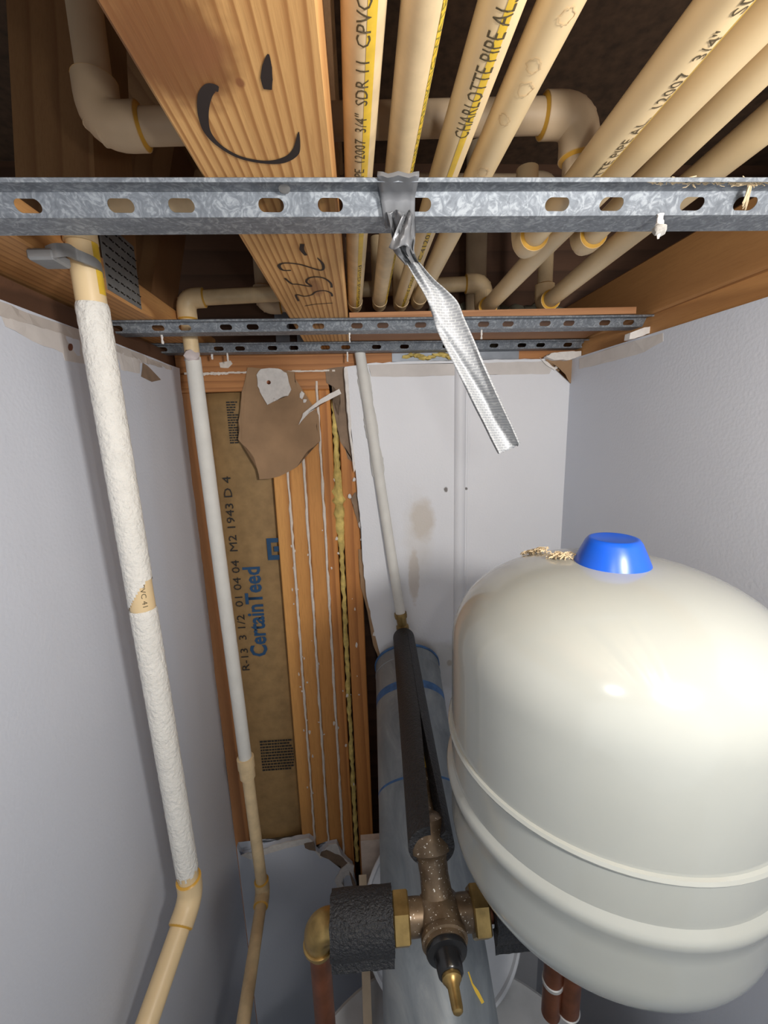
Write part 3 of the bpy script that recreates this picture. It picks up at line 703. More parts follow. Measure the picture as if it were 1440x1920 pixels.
# ================================================================== PLASTIC PIPES IN THE CEILING
DN = V((0, 0, -1))
def depth_pipe(far, near, z, y0=.17):
    a, b = onz(*far, z), onz(*near, z); d = (b-a).normalized(); k = (y0-a.y)/d.y
    return a, a+d*k, -d
G4 = 'cream pipes in parallel above the channels'
R3 = .0113
def four(label, far, near, z, mt='cream'):
    a, b, d = depth_pipe(far, near, z); a = a.lerp(b, (.742-a.y)/(b.y-a.y))
    t = run('water_pipe', label, 'pipe', [b, a, a+V((0, 0, .10))], R3, mt, G4, ring=False, tail=-.45, fr=1.05)
    return t, a, b
t, a, b = four('cream plastic pipe smeared with grime and printed SDR 11, next to the marked truss', (665, 592), (682, 0), .202, 'cream2')
ax = V((0, -1, 0)); x_at = lambda p, q, y: p.lerp(q, (y-p.y)/(q.y-p.y))
stripe_cyl('yellow_stripe', b, (a-b), (a-b).length-.02, DN, R3, .10, .55, 'yellow', t)
def along(a, b, v, z, u): return x_at(a, b, onz(u, v, z).y)
s0 = along(a, b, 350, .19, 676)
def pprint(t, a, b, body, u0, v0, u1, v1, size, mt, shift=0, nrm=DN, z=.19, r=R3):
    p0 = along(a, b, v0, z, u0); p1 = along(a, b, v1, z, u1)
    bm0 = text_bm(body, size); wd = max(v.co.x for v in bm0.verts); bm0.free()
    return text_cyl('print', body, size, p0, (b-a), nrm, r, mt, t, sx=(p1-p0).length/wd, shift=shift)
pprint(t, a, b, 'CHARLOTTE PIPE  12007  3/4"  SDR 11  CPVC', 670, 420, 690, -5, .0105, 'print', 0)
pprint(t, a, b, 'FlowGuard Gold', 667, 585, 671, 500, .006, 'print', -.004)
t, a, b = four('cream plastic pipe with a thin yellow line of fine print along its right side', (708, 592), (795, 0), .203, 'cream2')
stripe_cyl('yellow_stripe', b, (a-b), (a-b).length-.02, DN, R3, .72, 1.15, 'yellow', t)
pprint(t, a, b, 'CPVC 4120 3/4 IN SDR 11 400 PSI @ 73F 100 PSI @ 180F ASTM D2846 NSF-PW DRINKING WATER', 712, 560, 800, 0, .0058, 'green_print', -.0105)
t, a, b = four('cream plastic pipe with a bold yellow stripe and black lettering', (745, 587), (941, 0), .202)
stripe_cyl('yellow_stripe', b, (a-b), (a-b).length-.02, DN, R3, -.10, .28, 'yellow', t)
pprint(t, a, b, 'CHARLOTTE PIPE AL.', 858, 262, 937, 2, .0135, 'print', .0005)
pprint(t, a, b, 'FlowGuard Gold  CPVC 4120', 748, 582, 787, 442, .0068, 'print', -.001)
t, a, b = four('plain cream plastic pipe spotted with dried water rings', (773, 587), (1052, 0), .206)
for u, v, s in ((985, 160, .0048), (1000, 118, .0042), (945, 222, .004), (1065, 20, .004), (905, 318, .0045)):
    c = onz(u, v, .197); r_ = .0115
    o0 = x_at(a, b, c.y); dx = max(-.7, min(.7, (c.x-o0.x)/r_)); nr = V((dx, 0, -math.sqrt(1-dx*dx)))
    bm = BM(); n = 22; rnd = random.Random(int(u)); up_ = nr.cross(V((0, -1, 0)))
    ring = []
    for i in range(n):
        an = 2*math.pi*i/n; rr = s*(1+rnd.uniform(-.2, .2)); ring.append([])
        for q in (rr, rr*.86):
            al = math.sin(an)*q/r_; ring[-1].append(bm.verts.new(o0+V((0, -1, 0))*(math.cos(an)*q*1.2)+(nr*math.cos(al)+up_*math.sin(al))*(r_+.0001)))
    for i in range(n): bm.faces.new((ring[i][0], ring[(i+1) % n][0], ring[(i+1) % n][1], ring[i][1]))
    finish('water_ring', bm, plain('water_ring_stain', (.64, .47, .26), .5) if 'wr' not in M else M['wr'], t)
    M['wr'] = t.children[-1].data.materials[0]
# right-hand group
def dp(far, near, z): return depth_pipe(far, near, z)
a, b, d = dp((984, 464), (1085, 338), .190)
tA = run('water_pipe', 'lettered cream pipe ending in an upturned elbow with an orange glue ring', 'pipe', [b, a, a+V((0, 0, .075))], R3, 'cream', tail=-.45)
NA = V((.22, 0, -.975))
stripe_cyl('yellow_stripe', b, (a-b), (a-b).length-.05, NA, R3, .38, .62, 'yellow', tA)
p0 = x_at(a, b, onz(1108, 348, .195).y); p1 = x_at(a, b, onz(1440, -20, .195).y)
bm0 = text_bm('CHARLOTTE PIPE AL.  12007  3/4"', .009); wd = max(v.co.x for v in bm0.verts); bm0.free()
text_cyl('print', 'CHARLOTTE PIPE AL.  12007  3/4"  SDR 11', .009, p0, (b-a), NA, R3, 'print', tA, sx=min(1.6, (p1-p0).length/wd), shift=0)
a, b, d = dp((1092, 460), (1213, 338), .202)
run('water_pipe', 'plain cream pipe ending in an upturned elbow beside the lettered one', 'pipe', [b, a, a+V((0, 0, .075))], R3, 'cream', tail=-.45)
R1 = .0122
a, b, d = dp((906, 584), (1137, 338), .1985)
top2 = ony(888, 531, a.y); cl = ony(347, 560, a.y)
P2T = V((cl.x, a.y, cl.z))
PB = [ony(352, 800, .79), ony(440, 1300, .79), ony(460, 1428, .785), ony(493, 1672, .775)]
knee2 = PB[3]; low2 = ondep(455, 1925, .0244*782/26.5)
t2 = run('water_pipe', 'cream pipe crossing behind the marked truss and dropping white-painted down the back left corner', 'pipe', [b, a, V((a.x, a.y, top2.z)), P2T, knee2, low2+(low2-knee2)*.4], R1, 'cream',
         mats=['cream', 'cream2', 'cream2', 'cream2', 'cream2'], tail=-.45)
# white paint coat on the corner pipe
ptop = P2T
def lerpz(p, q, z): return p.lerp(q, (z-p.z)/(q.z-p.z))
zc_t = ony(350, 672, .785).z; zc_b = ony(459, 1415, .785).z
tubeo('paint_coat', sub(lerpz(ptop, knee2, zc_t), lerpz(ptop, knee2, zc_b), 60), R1+.0008, 'painted2', t2, 20, wob=.01)
cz = ony(461, 1431, .785).z
d2 = (ptop-knee2).normalized(); cc = lerpz(ptop, knee2, cz)
cp = latheo('coupling', cc-d2*.024, d2, [(0, R1), (0, R1*1.3), (.0225, R1*1.3), (.0235, R1*1.42), (.047, R1*1.42), (.048, R1)], 'cream2', t2, 24)
bm = BM(); blobmesh(bm, lerpz(ptop, knee2, zc_t)+V((0, -.004, 0)), .0135, 5, 2, .2, (1, 1, .8)); finish('paint_clot', bm, plain('purple_primer_mud', (.55, .48, .47), .8, var=.2, vs=60), t2)
# pipe C with riser and cross run
a, b, d = dp((1020, 572), (1307, 338), .2005)
e = ony(1024, 343, a.y)
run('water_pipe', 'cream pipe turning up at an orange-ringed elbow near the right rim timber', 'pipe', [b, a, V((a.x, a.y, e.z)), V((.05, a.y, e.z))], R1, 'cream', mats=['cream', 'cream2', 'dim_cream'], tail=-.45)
# high cross pipe near the front
yl = .40; cL, cR = ony(190, 240, yl), ony(1088, 216, yl)
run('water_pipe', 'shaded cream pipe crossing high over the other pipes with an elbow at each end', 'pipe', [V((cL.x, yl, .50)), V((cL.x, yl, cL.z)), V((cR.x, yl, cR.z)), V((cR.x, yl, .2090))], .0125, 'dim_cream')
# grey vertical pipe far back, and the tee behind the truss
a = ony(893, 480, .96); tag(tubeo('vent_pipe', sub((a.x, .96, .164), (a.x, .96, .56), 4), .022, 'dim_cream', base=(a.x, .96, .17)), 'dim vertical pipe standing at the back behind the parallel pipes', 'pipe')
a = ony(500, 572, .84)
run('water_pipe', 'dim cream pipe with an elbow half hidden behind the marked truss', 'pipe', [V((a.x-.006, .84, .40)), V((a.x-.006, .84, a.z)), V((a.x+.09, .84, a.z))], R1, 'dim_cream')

# ================================================================== LEFT WALL PIPE
PA, PZ = V((-.272, .485, .231)), V((-.277, .520, -.640))
kn = ondep(361, 1688, (PZ.dot(FWD))*1.005)
kn = V((PZ.x-.001, PZ.y+.002, kn.z))
low = ondep(275, 1920, .53); dl = (low-kn).normalized()
RP = .0142
tp = thing('water_pipe', 'thickly white-painted pipe down the left wall, bare cream at both ends', 'pipe', kn)
tubeo('pipe', sub(PA, kn, 30), RP, 'cream', tp, 24)  # full height, coated below
tubeo('pipe', sub(kn, kn+dl*.27, 8), RP, 'cream', tp, 24)
tubeo('pipe', sub(PA, PA+V((.16, 0, 0)), 4), RP*.9, 'cream2', tp, 24)
elbow(tp, PA, V((0, 0, -1)), V((1, 0, 0)), RP, 'cream2', ring=False, fr=1.08)
e1 = elbow(tp, kn, PA-kn, dl, RP, 'cream', L=.034, fr=1.22)
zt, zb = lerpz(PA, kn, ony(165, 570, .49).z).z, ony(354, 1645, .52).z
bare = (ony(262, 1085, .503).z, ony(268, 1140, .503).z)
def coat(za, zb_, cut=None):
    bm = BM(); n = max(8, int(abs(za-zb_)/.0035)); pts_ = [lerpz(PA, kn, za+(zb_-za)*i/n) for i in range(n+1)]
    tube(bm, pts_, [RP+.0012 if 0 < i < n else RP+.0003 for i in range(n+1)], 40, False, wob=.022)
    if cut:
        bm.faces.ensure_lookup_table()
        dele = [f for f in bm.faces if cut(f.calc_center_median())]
        bmesh.ops.delete(bm, geom=dele, context='FACES')
    return finish('paint_coat', bm, 'painted', tp)
def slant(c):
    ax_ = lerpz(PA, kn, c.z); k = (c.x-ax_.x)/RP          # -1 .. 1 across the pipe
    edge_ = bare[0]-(1-k)*.5*(bare[0]-bare[1])*1.0
    return c.z < edge_ and (c.y < ax_.y or k > .2)
coat(zt, bare[1], slant); coat(bare[1], zb+.004, lambda c: c.z < zb+.012+.004*math.sin(c.x*900) )
text_cyl('print', 'CPVC 41', .008, lerpz(PA, kn, bare[0]+.004), (kn-PA), V((.62, -.78, 0)), RP, 'print', tp, sx=1.25)
stripe_cyl('yellow_stripe', PA, (kn-PA), .085, V((1, -.1, 0)), RP, -.35, .4, 'yellow', tp)
# pipe clip screwed to the truss
clp = thing('pipe_clip', 'grey plastic pipe clip hooked round the left wall pipe under the truss', 'clip', (-.29, .46, .165))
path = smooth_pts([ony(u, v, y) for u, v, y in ((90, 477, .440), (106, 470, .437), (126, 469, .450), (140, 476, .462), (158, 484, .466), (176, 492, .476), (187, 502, .490), (191, 513, .503))], 5)
bm = BM(); n = len(path); rows = []
for i, p in enumerate(path):
    t_ = (path[min(i+1, n-1)]-path[max(i-1, 0)]).normalized(); s_ = t_.cross(V((0, 0, 1))).normalized(); w = .0034; h_ = V((0, 0, .0062-.0022*i/n))
    rows.append([bm.verts.new(q) for q in (p+s_*w*.5+h_, p-s_*w*.5+h_, p-s_*w*.5-h_, p+s_*w*.5-h_)])
for r0, r1 in zip(rows, rows[1:]):
    for k in range(4): bm.faces.new((r0[k], r0[(k+1) % 4], r1[(k+1) % 4], r1[k]))
bm.faces.new(rows[0]); bm.faces.new(rows[-1][::-1]); finish('hook', bm, 'clip', clp)
p = path[0]
bm = BM(); box(bm, (p.x-.016, p.y-.006, p.z-.006), (p.x+.008, p.y+.02, ZB+.0005)); bevel(bm, .002); finish('base_block', bm, 'clip', clp, smooth=False)

# ================================================================== PIPE ON THE BACK WALL, SLEEVE, DUCT
t3 = thing('water_pipe', 'painted pipe leaning down the back wall into a brass coupling', 'pipe', ony(752, 1160, .90))
q0, q1 = ony(673, 650, .9165), ony(752, 1158, .90)
tubeo('pipe', sub(q0, q1, 40), .0113, 'painted2', t3, 20, wob=.012)
bm = BM()
for k in range(16):
    f = .09+k/16*.36; blobmesh(bm, q0.lerp(q1, f)+V((0, .004, 0)), .0105+.001*math.sin(k), 40+k, 2, .06, (1.3, .8, 2.2))
finish('paint_fillet', bm, 'painted2', t3)
dq = (q1-q0).normalized()
SA = ony(757, 1196, .885); SB = ondep(809, 1588, .452)
ds = (SB-SA).normalized()
latheo('brass_coupling', q1-dq*.012, dq, [(0, .0115), (0, .0142), (.006, .0150), (.012, .0142), (.013, .0118), (.030, .0112), (.032, .0142), (.040, .0150), (.046, .0135)], 'brass', t3, 24)
ins = thing('insulated_pipe', 'black foam-sleeved pipe, split open on a yellow pipe, lying over the grey duct', 'pipe', SB)
# sleeve with a slit that opens toward the valve
bm = BM(); n = 40; seg = 36; ro, ri = .0245, .0125; sd, su = frame(ds)
topd = (V((0, 0, 1))-ds*ds.z).normalized(); sided = ds.cross(topd)
if sided.x < 0: sided = -sided
rings = []
for i in range(n+1):
    f = i/n; p = SA.lerp(SB, f)+V((0, 0, 0)); gap = 0.012+max(0, (f-.60)/.40)**1.1*.34; c0 = math.radians(-18)   # slit centre angle from top toward +x
    R_o = ro*(1+.06*max(0, f-.5)); ring = []
    for k in range(seg+1):
        a_ = gap+(2*math.pi-2*gap)*k/seg - c0
        ring.append((p+(topd*math.cos(a_)+sided*math.sin(a_))*R_o, p+(topd*math.cos(a_)+sided*math.sin(a_))*ri*1.05))
    rings.append(ring)
vo = [[bm.verts.new(q[0]) for q in r] for r in rings]; vi = [[bm.verts.new(q[1]) for q in r] for r in rings]
for i in range(n):
    for k in range(seg):
        bm.faces.new((vo[i][k], vo[i][k+1], vo[i+1][k+1], vo[i+1][k])); bm.faces.new((vi[i][k], vi[i+1][k], vi[i+1][k+1], vi[i][k+1]))
    for k in (0, seg): bm.faces.new((vo[i][k], vo[i+1][k], vi[i+1][k], vi[i][k]))
for i in (0, n):
    for k in range(seg): bm.faces.new((vo[i][k], vo[i][k+1], vi[i][k+1], vi[i][k]))
finish('foam_sleeve', bm, 'foam', ins)
tubeo('inner_pipe', sub(SA, SA.lerp(SB, .80), 10), .0105, plain('yellow_pipe', (.62, .42, .06), .45), ins, 20)
latheo('inner_fitting', SA.lerp(SB, .80), ds, [(0, .0112), (.02, .0118), (.03, .0095), (.045, .0088), (.055, .0105), (.09, .0105)], 'bronze', ins, 20)
# grey duct
dA, dB = V((.097, .925, -.563)), V((.079, .418, -.777)); dd = (dB-dA).normalized(); RD = .0765
dk = thing('vent_duct', 'large scuffed grey round duct with blue bands sloping down from the back wall', 'duct', dB)
latheo('duct', dA, dd, [(0, RD), (.03, RD), (.031, RD*1.012), (.036, RD*1.012), (.037, RD)]+[(.037+.06*i, RD) for i in range(1, 15)], 'duct', dk, 56, False)
latheo('end_ring', dA+dd*.004, dd, [(0, RD*1.004), (.0, RD*1.03), (.005, RD*1.03), (.005, RD*1.004)], 'duct_blue', dk, 56, False)
bm = BM(); lathe(bm, dA+dd*.095, dd, [(0, RD*1.004), (.018, RD*1.004)], 56, False); finish('blue_band', bm, 'duct_blue', dk)
bm = BM(); lathe(bm, dA+dd*.285, dd, [(0, RD*1.004), (.004, RD*1.004)], 56, False); finish('blue_band', bm, 'duct_blue', dk)
def on_duct(u, v):
    d = ray(u, v); w = -dA; dpp = d-dd*d.dot(dd); wp = w-dd*w.dot(dd)
    A_ = dpp.dot(dpp); B_ = dpp.dot(wp); C_ = wp.dot(wp)-(RD+.0005)**2; t_ = (-B_-math.sqrt(max(0, B_*B_-A_*C_)))/A_; return d*t_
bm = BM(); ribbon(bm, [on_duct(*p) for p in ((878, 1822), (885, 1845), (893, 1862), (904, 1882))], [.002, .003, .008, .007], -FWD); finish('paint_mark', bm, 'yellow', dk)

# ================================================================== MIXING VALVE
VC = V((.066, .347, -.505)); pd = (SB-V(VC)).normalized(); pd = V((pd.x, .55, .83)).normalized()
vt = V((.02, -.995, .0)).normalized()
va = thing('mixing_valve', 'bronze mixing valve with brass union nuts and a bare front spindle', 'valve', VC)
def hexo(name, o, d, L, r, mt, par, ch=.0015):
    return latheo(name, o, d, [(0, r*.5), (0, r-ch), (ch, r), (L-ch, r), (L, r-ch), (L, r*.5)], mt, par, 6, True, angle=20)
bm = BM(); lathe(bm, VC-vt*.022, vt, [(0, .008), (.003, .016), (.010, .0225), (.022, .0245), (.034, .0225), (.042, .0205), (.046, .0205)], 32); finish('body', bm, 'bronze', va)
tubeo('side_port', sub(VC-V((.036, 0, 0)), VC+V((.036, 0, 0)), 6), [.0165, .0165, .0155, .015, .0155, .0165, .0165], 'bronze', va, 28)
latheo('top_port', VC, pd, [(.005, .019), (.02, .0165), (.035, .0155), (.048, .0165), (.054, .019), (.056, .0225), (.062, .0235), (.072, .0225), (.076, .021), (.086, .0185), (.090, .012)], 'bronze', va, 32)
hexo('union_nut', VC-V((.050, 0, 0)), (1, 0, 0), .017, .0245, 'brass', va)
hexo('union_nut', VC+V((.033, 0, 0)), (1, 0, 0), .017, .0245, 'brass', va)
latheo('collar', VC+vt*.020, vt, [(0, .018), (0, .0235), (.005, .0235), (.006, .021), (.010, .021)], 'bronze', va, 32)
bn = latheo('bonnet', VC+vt*.030, vt, [(0, .020), (.003, .0205), (.005, .0195), (.006, .0138), (.013, .0128), (.020, .0120), (.0215, .0105)], 'blackplastic', va, 28)
latheo('spindle', VC+vt*.050, vt, [(0, .0092), (.004, .0092), (.005, .0078), (.007, .0070), (.009, .0056), (.023, .0052), (.026, .0045), (.027, .003)], 'brass', bn, 20)
# left arm: foam wrap, brass elbow, copper
XE = -.062
cu = thing('copper_pipe', 'brown copper pipe dropping from a brass elbow on the valve', 'pipe', (XE, VC.y, -1.0))
ec = V((XE, VC.y, VC.z))
tubeo('stub', sub(ec+V((.012, 0, 0)), VC-V((.05, 0, 0)), 3), .0111, 'copper', cu)
arc = [ec+V((.018, 0, 0))]+[ec+V((.012-.012*math.sin(k*math.pi/16), 0, -.012+.012*math.cos(k*math.pi/16))) for k in range(9)]+[ec+V((0, 0, -.020))]
tubeo('brass_elbow', arc, [.0158]+[.0152]*9+[.0150], 'brass', cu, 28)
latheo('elbow_rim', ec+V((0, 0, -.020)), (0, 0, -1), [(0, .0150), (.001, .0168), (.004, .0168), (.006, .0140), (.012, .0128)], 'brass', cu, 28)
tubeo('pipe', sub(ec+V((0, 0, -.02)), ec+V((.0, 0, -.495)), 6), .0111, 'copper', cu, 20)
def wrap(name, label, xa_, xb_, R_, flap, base):
    """foam wrap: thick C section with an overlapping flap at the front"""
    prof_o = []; prof_i = []
    n_ = 26
    for k in range(n_+1):
        a_ = math.radians(205-255*k/n_)    # from underside back, over the top, to the front
        prof_o.append((-math.cos(a_)*-1*R_*(-1), math.sin(a_)*R_)); prof_i.append((math.cos(a_)*R_*.52, math.sin(a_)*R_*.52))
    prof_o = [(math.cos(math.radians(205-255*k/n_)+math.pi*0), math.sin(math.radians(205-255*k/n_))) for k in range(n_+1)]
    # y runs away from the viewer: front is -y
    P_o = [(-c*R_, s*R_) for c, s in prof_o]; P_i = [(-c*R_*.55, s*R_*.55) for c, s in prof_o]
    e_o, e_i = P_o[-1], P_i[-1]
    P_o += [(e_o[0]-.004, e_o[1]-flap)]; P_i += [(e_i[0]-.008, e_i[1]-flap)]
    bm = BM(); m_ = 10; ro_ = []; ri_ = []
    for i in range(m_+1):
        x = xa_+(xb_-xa_)*i/m_; j = 1+random.uniform(-.012, .012)
        ro_.append([bm.verts.new((x+random.uniform(-.0006, .0006), VC.y+p[0]*j, VC.z+p[1]*j)) for p in P_o]); ri_.append([bm.verts.new((x, VC.y+p[0], VC.z+p[1])) for p in P_i])
    K = len(P_o)-1
    for i in range(m_):
        for k in range(K):
            bm.faces.new((ro_[i][k], ro_[i][k+1], ro_[i+1][k+1], ro_[i+1][k])); bm.faces.new((ri_[i][k], ri_[i+1][k], ri_[i+1][k+1], ri_[i][k+1]))
        for k in (0, K): bm.faces.new((ro_[i][k], ro_[i+1][k], ri_[i+1][k], ri_[i][k]))
    for i in (0, m_):
        for k in range(K): bm.faces.new((ro_[i][k], ro_[i][k+1], ri_[i][k+1], ri_[i][k]))
    return tag(finish(name, bm, 'foam', base=base), label, 'pipe insulation', 'foam wraps on the valve arms')
wrap('foam_wrap', 'short black foam wrap between the brass elbow and the mixing valve', -.048, .016, .0285, .010, (-.02, VC.y, VC.z-.03))
wrap('foam_wrap', 'black foam wrap on the valve arm under the white expansion tank', .120, .165, .027, .008, (.14, VC.y, VC.z-.03))

# ================================================================== EXPANSION TANK
TX, TY = .2205, .342; RT = .14
tk = thing('expansion_tank', 'cream-white steel expansion tank with a blue cap and two pressed ribs', 'tank', (TX, TY, -.468))
prof = []
zc, b_ = -.207, .087
for k in range(25):
    a_ = math.pi/2*k/24; e_ = 2.25
    prof.append((zc+b_*math.sin(math.pi/2-a_)**(2/e_), RT*math.sin(a_)**(2/e_) if k else 0))
prof += [(-.25, RT), (-.284, RT), (-.3275, RT)]
latheo('upper_shell', (TX, TY, 0), (0, 0, 1), prof, 'enamel', tk, 96, False)
latheo('crimp_ring', (TX, TY, 0), (0, 0, 1), [(-.2855, RT), (-.2862, RT+.0022), (-.2885, RT+.0034), (-.2908, RT+.0022), (-.2915, RT)], 'enamel', tk, 96, False)
pr2 = [(-.322, RT), (-.325, RT-.0012), (-.328, RT), (-.331, RT+.0035), (-.336, RT+.0050), (-.342, RT+.0038), (-.350, RT+.001), (-.36, RT)]
zc, b_ = -.385, .083
for k in range(25):
    a_ = math.pi/2*k/24; e_ = 2.15
    prof_r = RT*math.cos(a_)**(2/e_) if k < 24 else 0
    pr2.append((zc-b_*math.sin(a_)**(2/e_), prof_r))
latheo('lower_shell', (TX, TY, 0), (0, 0, 1), pr2, 'enamel', tk, 96, False)
latheo('cap', (TX, TY, -.129), (0, 0, 1), [(0, .0322), (.002, .0326), (.006, .0316), (.018, .0266), (.0265, .0228), (.0295, .0205), (.0302, .0185), (.0298, .0172), (.0296, 0)], 'blue', tk, 64, False)
# tank connection
latheo('stub', (TX, TY, -.472), (0, 0, -1), [(-.012, .016), (.012, .016), (.012, .0135), (.02, .0135)], 'brass', tk, 24)
cp2 = thing('copper_pipe', 'brown copper tee and stub under the expansion tank', 'pipe', (TX, TY, -.62))
tubeo('branch', sub(VC+V((.05, 0, 0)), V((TX, TY, VC.z)), 5), .0111, 'copper', cp2)
tubeo('riser', sub(V((TX, TY, -.485)), V((TX, TY, VC.z-.02)), 3), .0140, 'copper', cp2)
g1 = ondep(1037, 1828, .50); g2 = ondep(1066, 1868, .505)
tubeo('drop_leg', sub(g1+V((0, 0, .05)), g1-V((.0, 0, .06)), 4), .0111, 'copper', cp2)
latheo('solder_ring', g1+V((0, 0, -.006)), (0, 0, -1), [(0, .0112), (.001, .0122), (.005, .0122), (.006, .0112)], 'solder', cp2, 24, False)
tubeo('capped_leg', sub(g2+V((0, 0, .05)), g2-V((0, 0, .018)), 4), .0130, 'copper', cp2)
latheo('solder_ring', g2+V((0, 0, -.018)), (0, 0, -1), [(0, .0131), (.001, .0142), (.002, .0131)], 'solder', cp2, 24, False)
tubeo('link', sub(g1+V((0, 0, .045)), V((g1.x, VC.y, VC.z)), 3), .0111, 'copper', cp2)
tubeo('link', sub(g2+V((0, 0, .045)), V((g2.x, VC.y, VC.z)), 3), .0111, 'copper', cp2)
# fluff on the tank
def fluff(label, u0, v0, u1, v1, seed, n):
    bm = BM(); rnd = random.Random(seed); 
    def dome(x, y): return -.207+.087*max(0, 1-(math.hypot(x-TX, y-TY)/RT)**2.25)**(1/2.25)
    def top(u, v):
        best = None; d_ = ray(u, v)
        for k in range(400):
            p = d_*(.15+k*.001); g = p.z-dome(p.x, p.y)
            if best is None or g < best[0]: best = (g, p)
            if g <= 0: break
        return V((best[1].x, best[1].y, dome(best[1].x, best[1].y)))
    a_, b2 = top(u0, v0), top(u1, v1)
    for k in range(n):
        p = a_.lerp(b2, rnd.random())+V((rnd.uniform(-.002, .002), rnd.uniform(-.006, .006), 0)); p.z = dome(p.x, p.y)+rnd.uniform(-.0004, .0035)
        q = p+V((rnd.uniform(-.007, .007), rnd.uniform(-.006, .006), 0)); q.z = dome(q.x, q.y)+rnd.uniform(0, .005); m_ = p.lerp(q, .5)+V((rnd.uniform(-.003, .003), 0, rnd.uniform(0, .003)))
        tube(bm, smooth_pts([p, m_, q], 3), rnd.uniform(.0003, .0007), 5)
    return tag(finish('insulation_tuft', bm, 'fluff', base=a_.lerp(b2, .5)), label, 'debris', 'tufts of fluff on the tank')
fluff('pale tuft of insulation fluff on the tank dome, away from the blue cap', 988, 1038, 1018, 1036, 1, 70)
fluff('pale tuft of insulation fluff on the tank dome, against the blue cap', 1036, 1046, 1066, 1048, 2, 70)
# fluff on the near channel
bm = BM(); rnd = random.Random(9); 
for k in range(160):
    u = rnd.uniform(1220, 1440) if k % 3 else rnd.uniform(1370, 1425); p = onz(u, 343+rnd.uniform(-3, 3), .1690); q = p+V((rnd.uniform(-.010, .010), rnd.uniform(-.003, .004), rnd.uniform(-.001, .003)))
    tube(bm, [p, p.lerp(q, .5)+V((0, 0, rnd.uniform(-.001, .0012))), q], rnd.uniform(.0002, .0005), 5)
for k in range(12):
    p = onz(1405+rnd.uniform(-5, 5), 345, .1690); q = onz(1396+rnd.uniform(-4, 4), 388+rnd.uniform(-12, 6), .1600)
    tube(bm, smooth_pts([p, p.lerp(q, .5)+V((rnd.uniform(-.001, .001), -.001, 0)), q], 3), .0005, 5)
o = tag(finish('fluff_strand', bm, 'fluff', base=onz(1400, 343, .169)), 'brown fibrous fluff caught along the lip of the taped channel', 'debris')

# ================================================================== DUCT TAPE
tp2 = thing('duct_tape', 'silver duct tape knotted over the channel, its torn end hanging down', 'tape', ony(955, 840, .34))
def sheet(rows, name, mt, par, solid=.0005):
    bm = BM(); vs = [[bm.verts.new(p) for p in r] for r in rows]
    for r0, r1 in zip(vs, vs[1:]):
        for k in range(len(r0)-1): bm.faces.new((r0[k], r0[k+1], r1[k+1], r1[k]))
    return finish(name, bm, mt, par, solid=solid, angle=60)
def chp(u, k, off=0):      # point on the near channel row k at pixel column u, pushed toward the room
    d_ = Cd; nrm = V((-d_.y, d_.x, 0)); p = CA; y_ref = onz(u, 405, .1572)
    s = (y_ref-CA).dot(d_); q = CA+d_*s+nrm*PR[k][0]+V((0, 0, PR[k][1]-CA.z)); return q
rows = []
for (k, dy, dz, u0, u1) in ((6, .004, .004, 722, 776), (3, .002, .0012, 712, 776), (1, -.003, .0015, 706, 776), (1, -.0035, -.001, 705, 776), (4, -.003, -.004, 712, 775), (5, -.004, -.0025, 719, 776), (5, .006, -.005, 724, 776)):
    rows.append([chp(u0+(u1-u0)*i/8, k)+V((0, dy, dz+.0008*math.sin(i*1.7+k))) for i in range(9)])
rr = []
for a_, b2 in zip(rows, rows[1:]):
    for j in range(4): rr.append([p.lerp(q, j/4) for p, q in zip(a_, b2)])
rr.append(rows[-1]); sheet(rr, 'wrap', 'tape_dark', tp2)
# crumpled knot
KL = smooth_pts([V((722, 396, 0)), V((730, 425, 0)), V((736, 450, 0)), V((738, 470, 0)), V((758, 494, 0))], 6)
KR = smooth_pts([V((777, 396, 0)), V((779, 425, 0)), V((778, 450, 0)), V((776, 472, 0)), V((786, 494, 0))], 6)
rows = []
for j in range(len(KL)):
    f = j/(len(KL)-1); rows.append([ony(KL[j].x+(KR[j].x-KL[j].x)*k/14, KL[j].y+3*math.sin(k*.9), .347+.006*f-.007*math.sin(math.pi*k/14)-.0032*math.sin(k*1.1+j*.25)-.002*math.sin(k*2.3-j*.4)) for k in range(15)])
sheet(rows, 'knot', 'tape_dark', tp2)
rows = []
for j in range(15):
    f = j/14; rows.append([ony(764-16*f+(k-4)*(2.2+2.6*f), 402+62*f+4*math.sin(k*.8), .337-.003*math.cos(k*.9+f*3)) for k in range(9)])
sheet(rows, 'knot_fold', 'tape_dark', tp2)
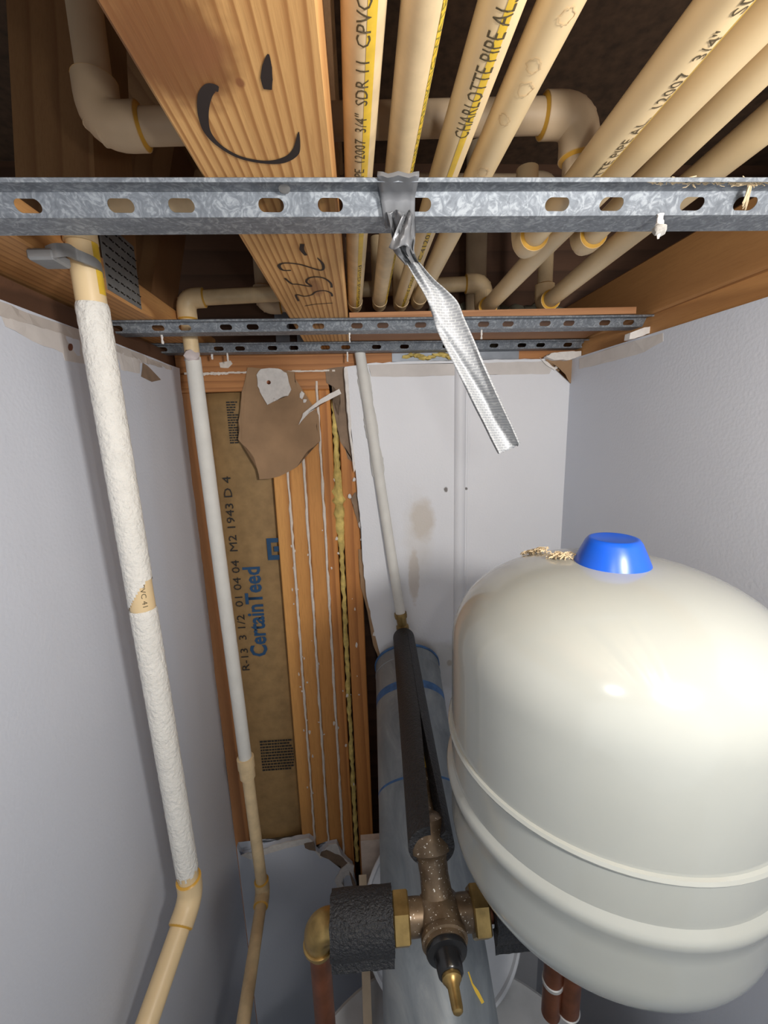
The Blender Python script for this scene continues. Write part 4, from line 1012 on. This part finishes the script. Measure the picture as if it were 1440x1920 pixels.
# hanging strip
Lf = [(762, 492), (782, 528), (800, 560), (812, 595), (822, 625), (845, 672), (868, 718), (888, 760), (906, 795), (921, 826), (934, 851)]
Rt = [(786, 492), (812, 522), (838, 545), (858, 566), (870, 595), (888, 635), (906, 678), (925, 720), (944, 762), (962, 800), (976, 833)]
rows = []
Lp = smooth_pts([V((u, v, 0)) for u, v in Lf], 5); Rp = smooth_pts([V((u, v, 0)) for u, v in Rt], 5); n = len(Lp)
for j in range(n):
    f = j/(n-1); row = []
    for k in range(17):
        t_ = k/16; u = Lp[j].x+(Rp[j].x-Lp[j].x)*t_; v = Lp[j].y+(Rp[j].y-Lp[j].y)*t_
        y = .352-.010*f
        dip = math.sin(math.pi*t_)**1*.006*min(1, f*3)
        rim = .0045*math.exp(-((t_-.10)/.07)**2)*min(1, max(0, f*2-.5)) + .004*math.exp(-((t_-.95)/.05)**2)*min(1, max(0, f*2-.7))
        td = 1.05-1.1*max(0, f-.30)/.55       # diagonal fold line
        fold = .0060/(1+math.exp((t_-(.05+1.25*(f-.28)))*-26)) if f > .22 else .0060
        y += dip-rim-fold*(1-max(0, (f-.85)/.15))
        if f < .3: y += .004*math.sin(t_*9+f*8)*(1-f/.3)
        dent = .0022*math.exp(-((t_-.62)/.06)**2-((f-.80)/.03)**2)
        row.append(ony(u, v+(random.uniform(-2, 2) if j == n-1 else 0), y-dent))
    rows.append(row)
sheet(rows, 'hanging_strip', 'tape_scrim', tp2)

# ================================================================== BELOW: HEATER, LID, BOARD
ZH = -1.0
HC = V((.10, .332, 0)); RH = .288
ht = thing('water_heater', 'pale grey water heater top below the grey duct', 'water heater', (HC.x, HC.y, FLOOR))
latheo('jacket', (HC.x, HC.y, FLOOR), (0, 0, 1), [(0, RH-.01), (.01, RH), (ZH-FLOOR-.02, RH), (ZH-FLOOR-.006, RH-.004)], 'heater', ht, 72, True)
latheo('top_pan', (HC.x, HC.y, ZH), (0, 0, 1), [(-.016, RH+.001), (-.004, RH), (0, RH-.006), (-.003, RH-.014), (-.002, 0)], 'heater', ht, 72, False)
# lid leaning behind the duct
lb, lt = V((.118, .526, ZH+.016)), V((.135, .672, -.800)); lc = (lb+lt)/2; lc.x = .119; lc += (lt-lb).normalized()*.010; lx = V((1, 0, 0)); lu = (lt-lb).normalized(); lnm = lx.cross(lu).normalized()
if lnm.y > 0: lnm = -lnm
rl = .146
ld_ = thing('bucket_lid', 'round white plastic lid with a raised rim leaning behind the grey duct', 'lid', lb)
latheo('disc', lc, lnm, [(-.004, rl*.98), (-.004, rl), (.004, rl), (.006, rl-.002), (.006, rl-.006), (.001, rl-.009), (.001, rl-.022), (.003, rl-.025), (.003, 0)], 'white_plastic', ld_, 72)
a = ony(676, 1577, .69); b = ony(702, 1572, .69)
tag(prismo('backing_board', [V((a.x, .69, a.z)), V((.27, .69, a.z+.002)), V((.27, .69, FLOOR)), V((a.x+.004, .69, FLOOR))], (0, .013, 0), 'board', base=(.1, .69, FLOOR)), 'pale pinkish raw board standing behind the water heater', 'board')
s0, s1 = onz(690, 1935, -.996), ony(680, 1640, .68)
k = (ZH-s1.z)/(s0.z-s1.z); s0 = s1.lerp(s0, k) if s0.z < ZH else s0
bm = BM(); d = (s0-s1); n_ = V((1, 0, 0)); w_ = d.cross(n_).normalized()
prism(bm, [s1+n_*.0075-w_*.004, s1-n_*.0075-w_*.004, s1-n_*.0075+w_*.004, s1+n_*.0075+w_*.004], d)
tag(finish('batten', bm, 'stick', smooth=False, base=s0), 'thin pale batten leaning from the heater top to the raw board', 'batten')

for o in bpy.data.objects:
    if '_b' in o: del o['_b']
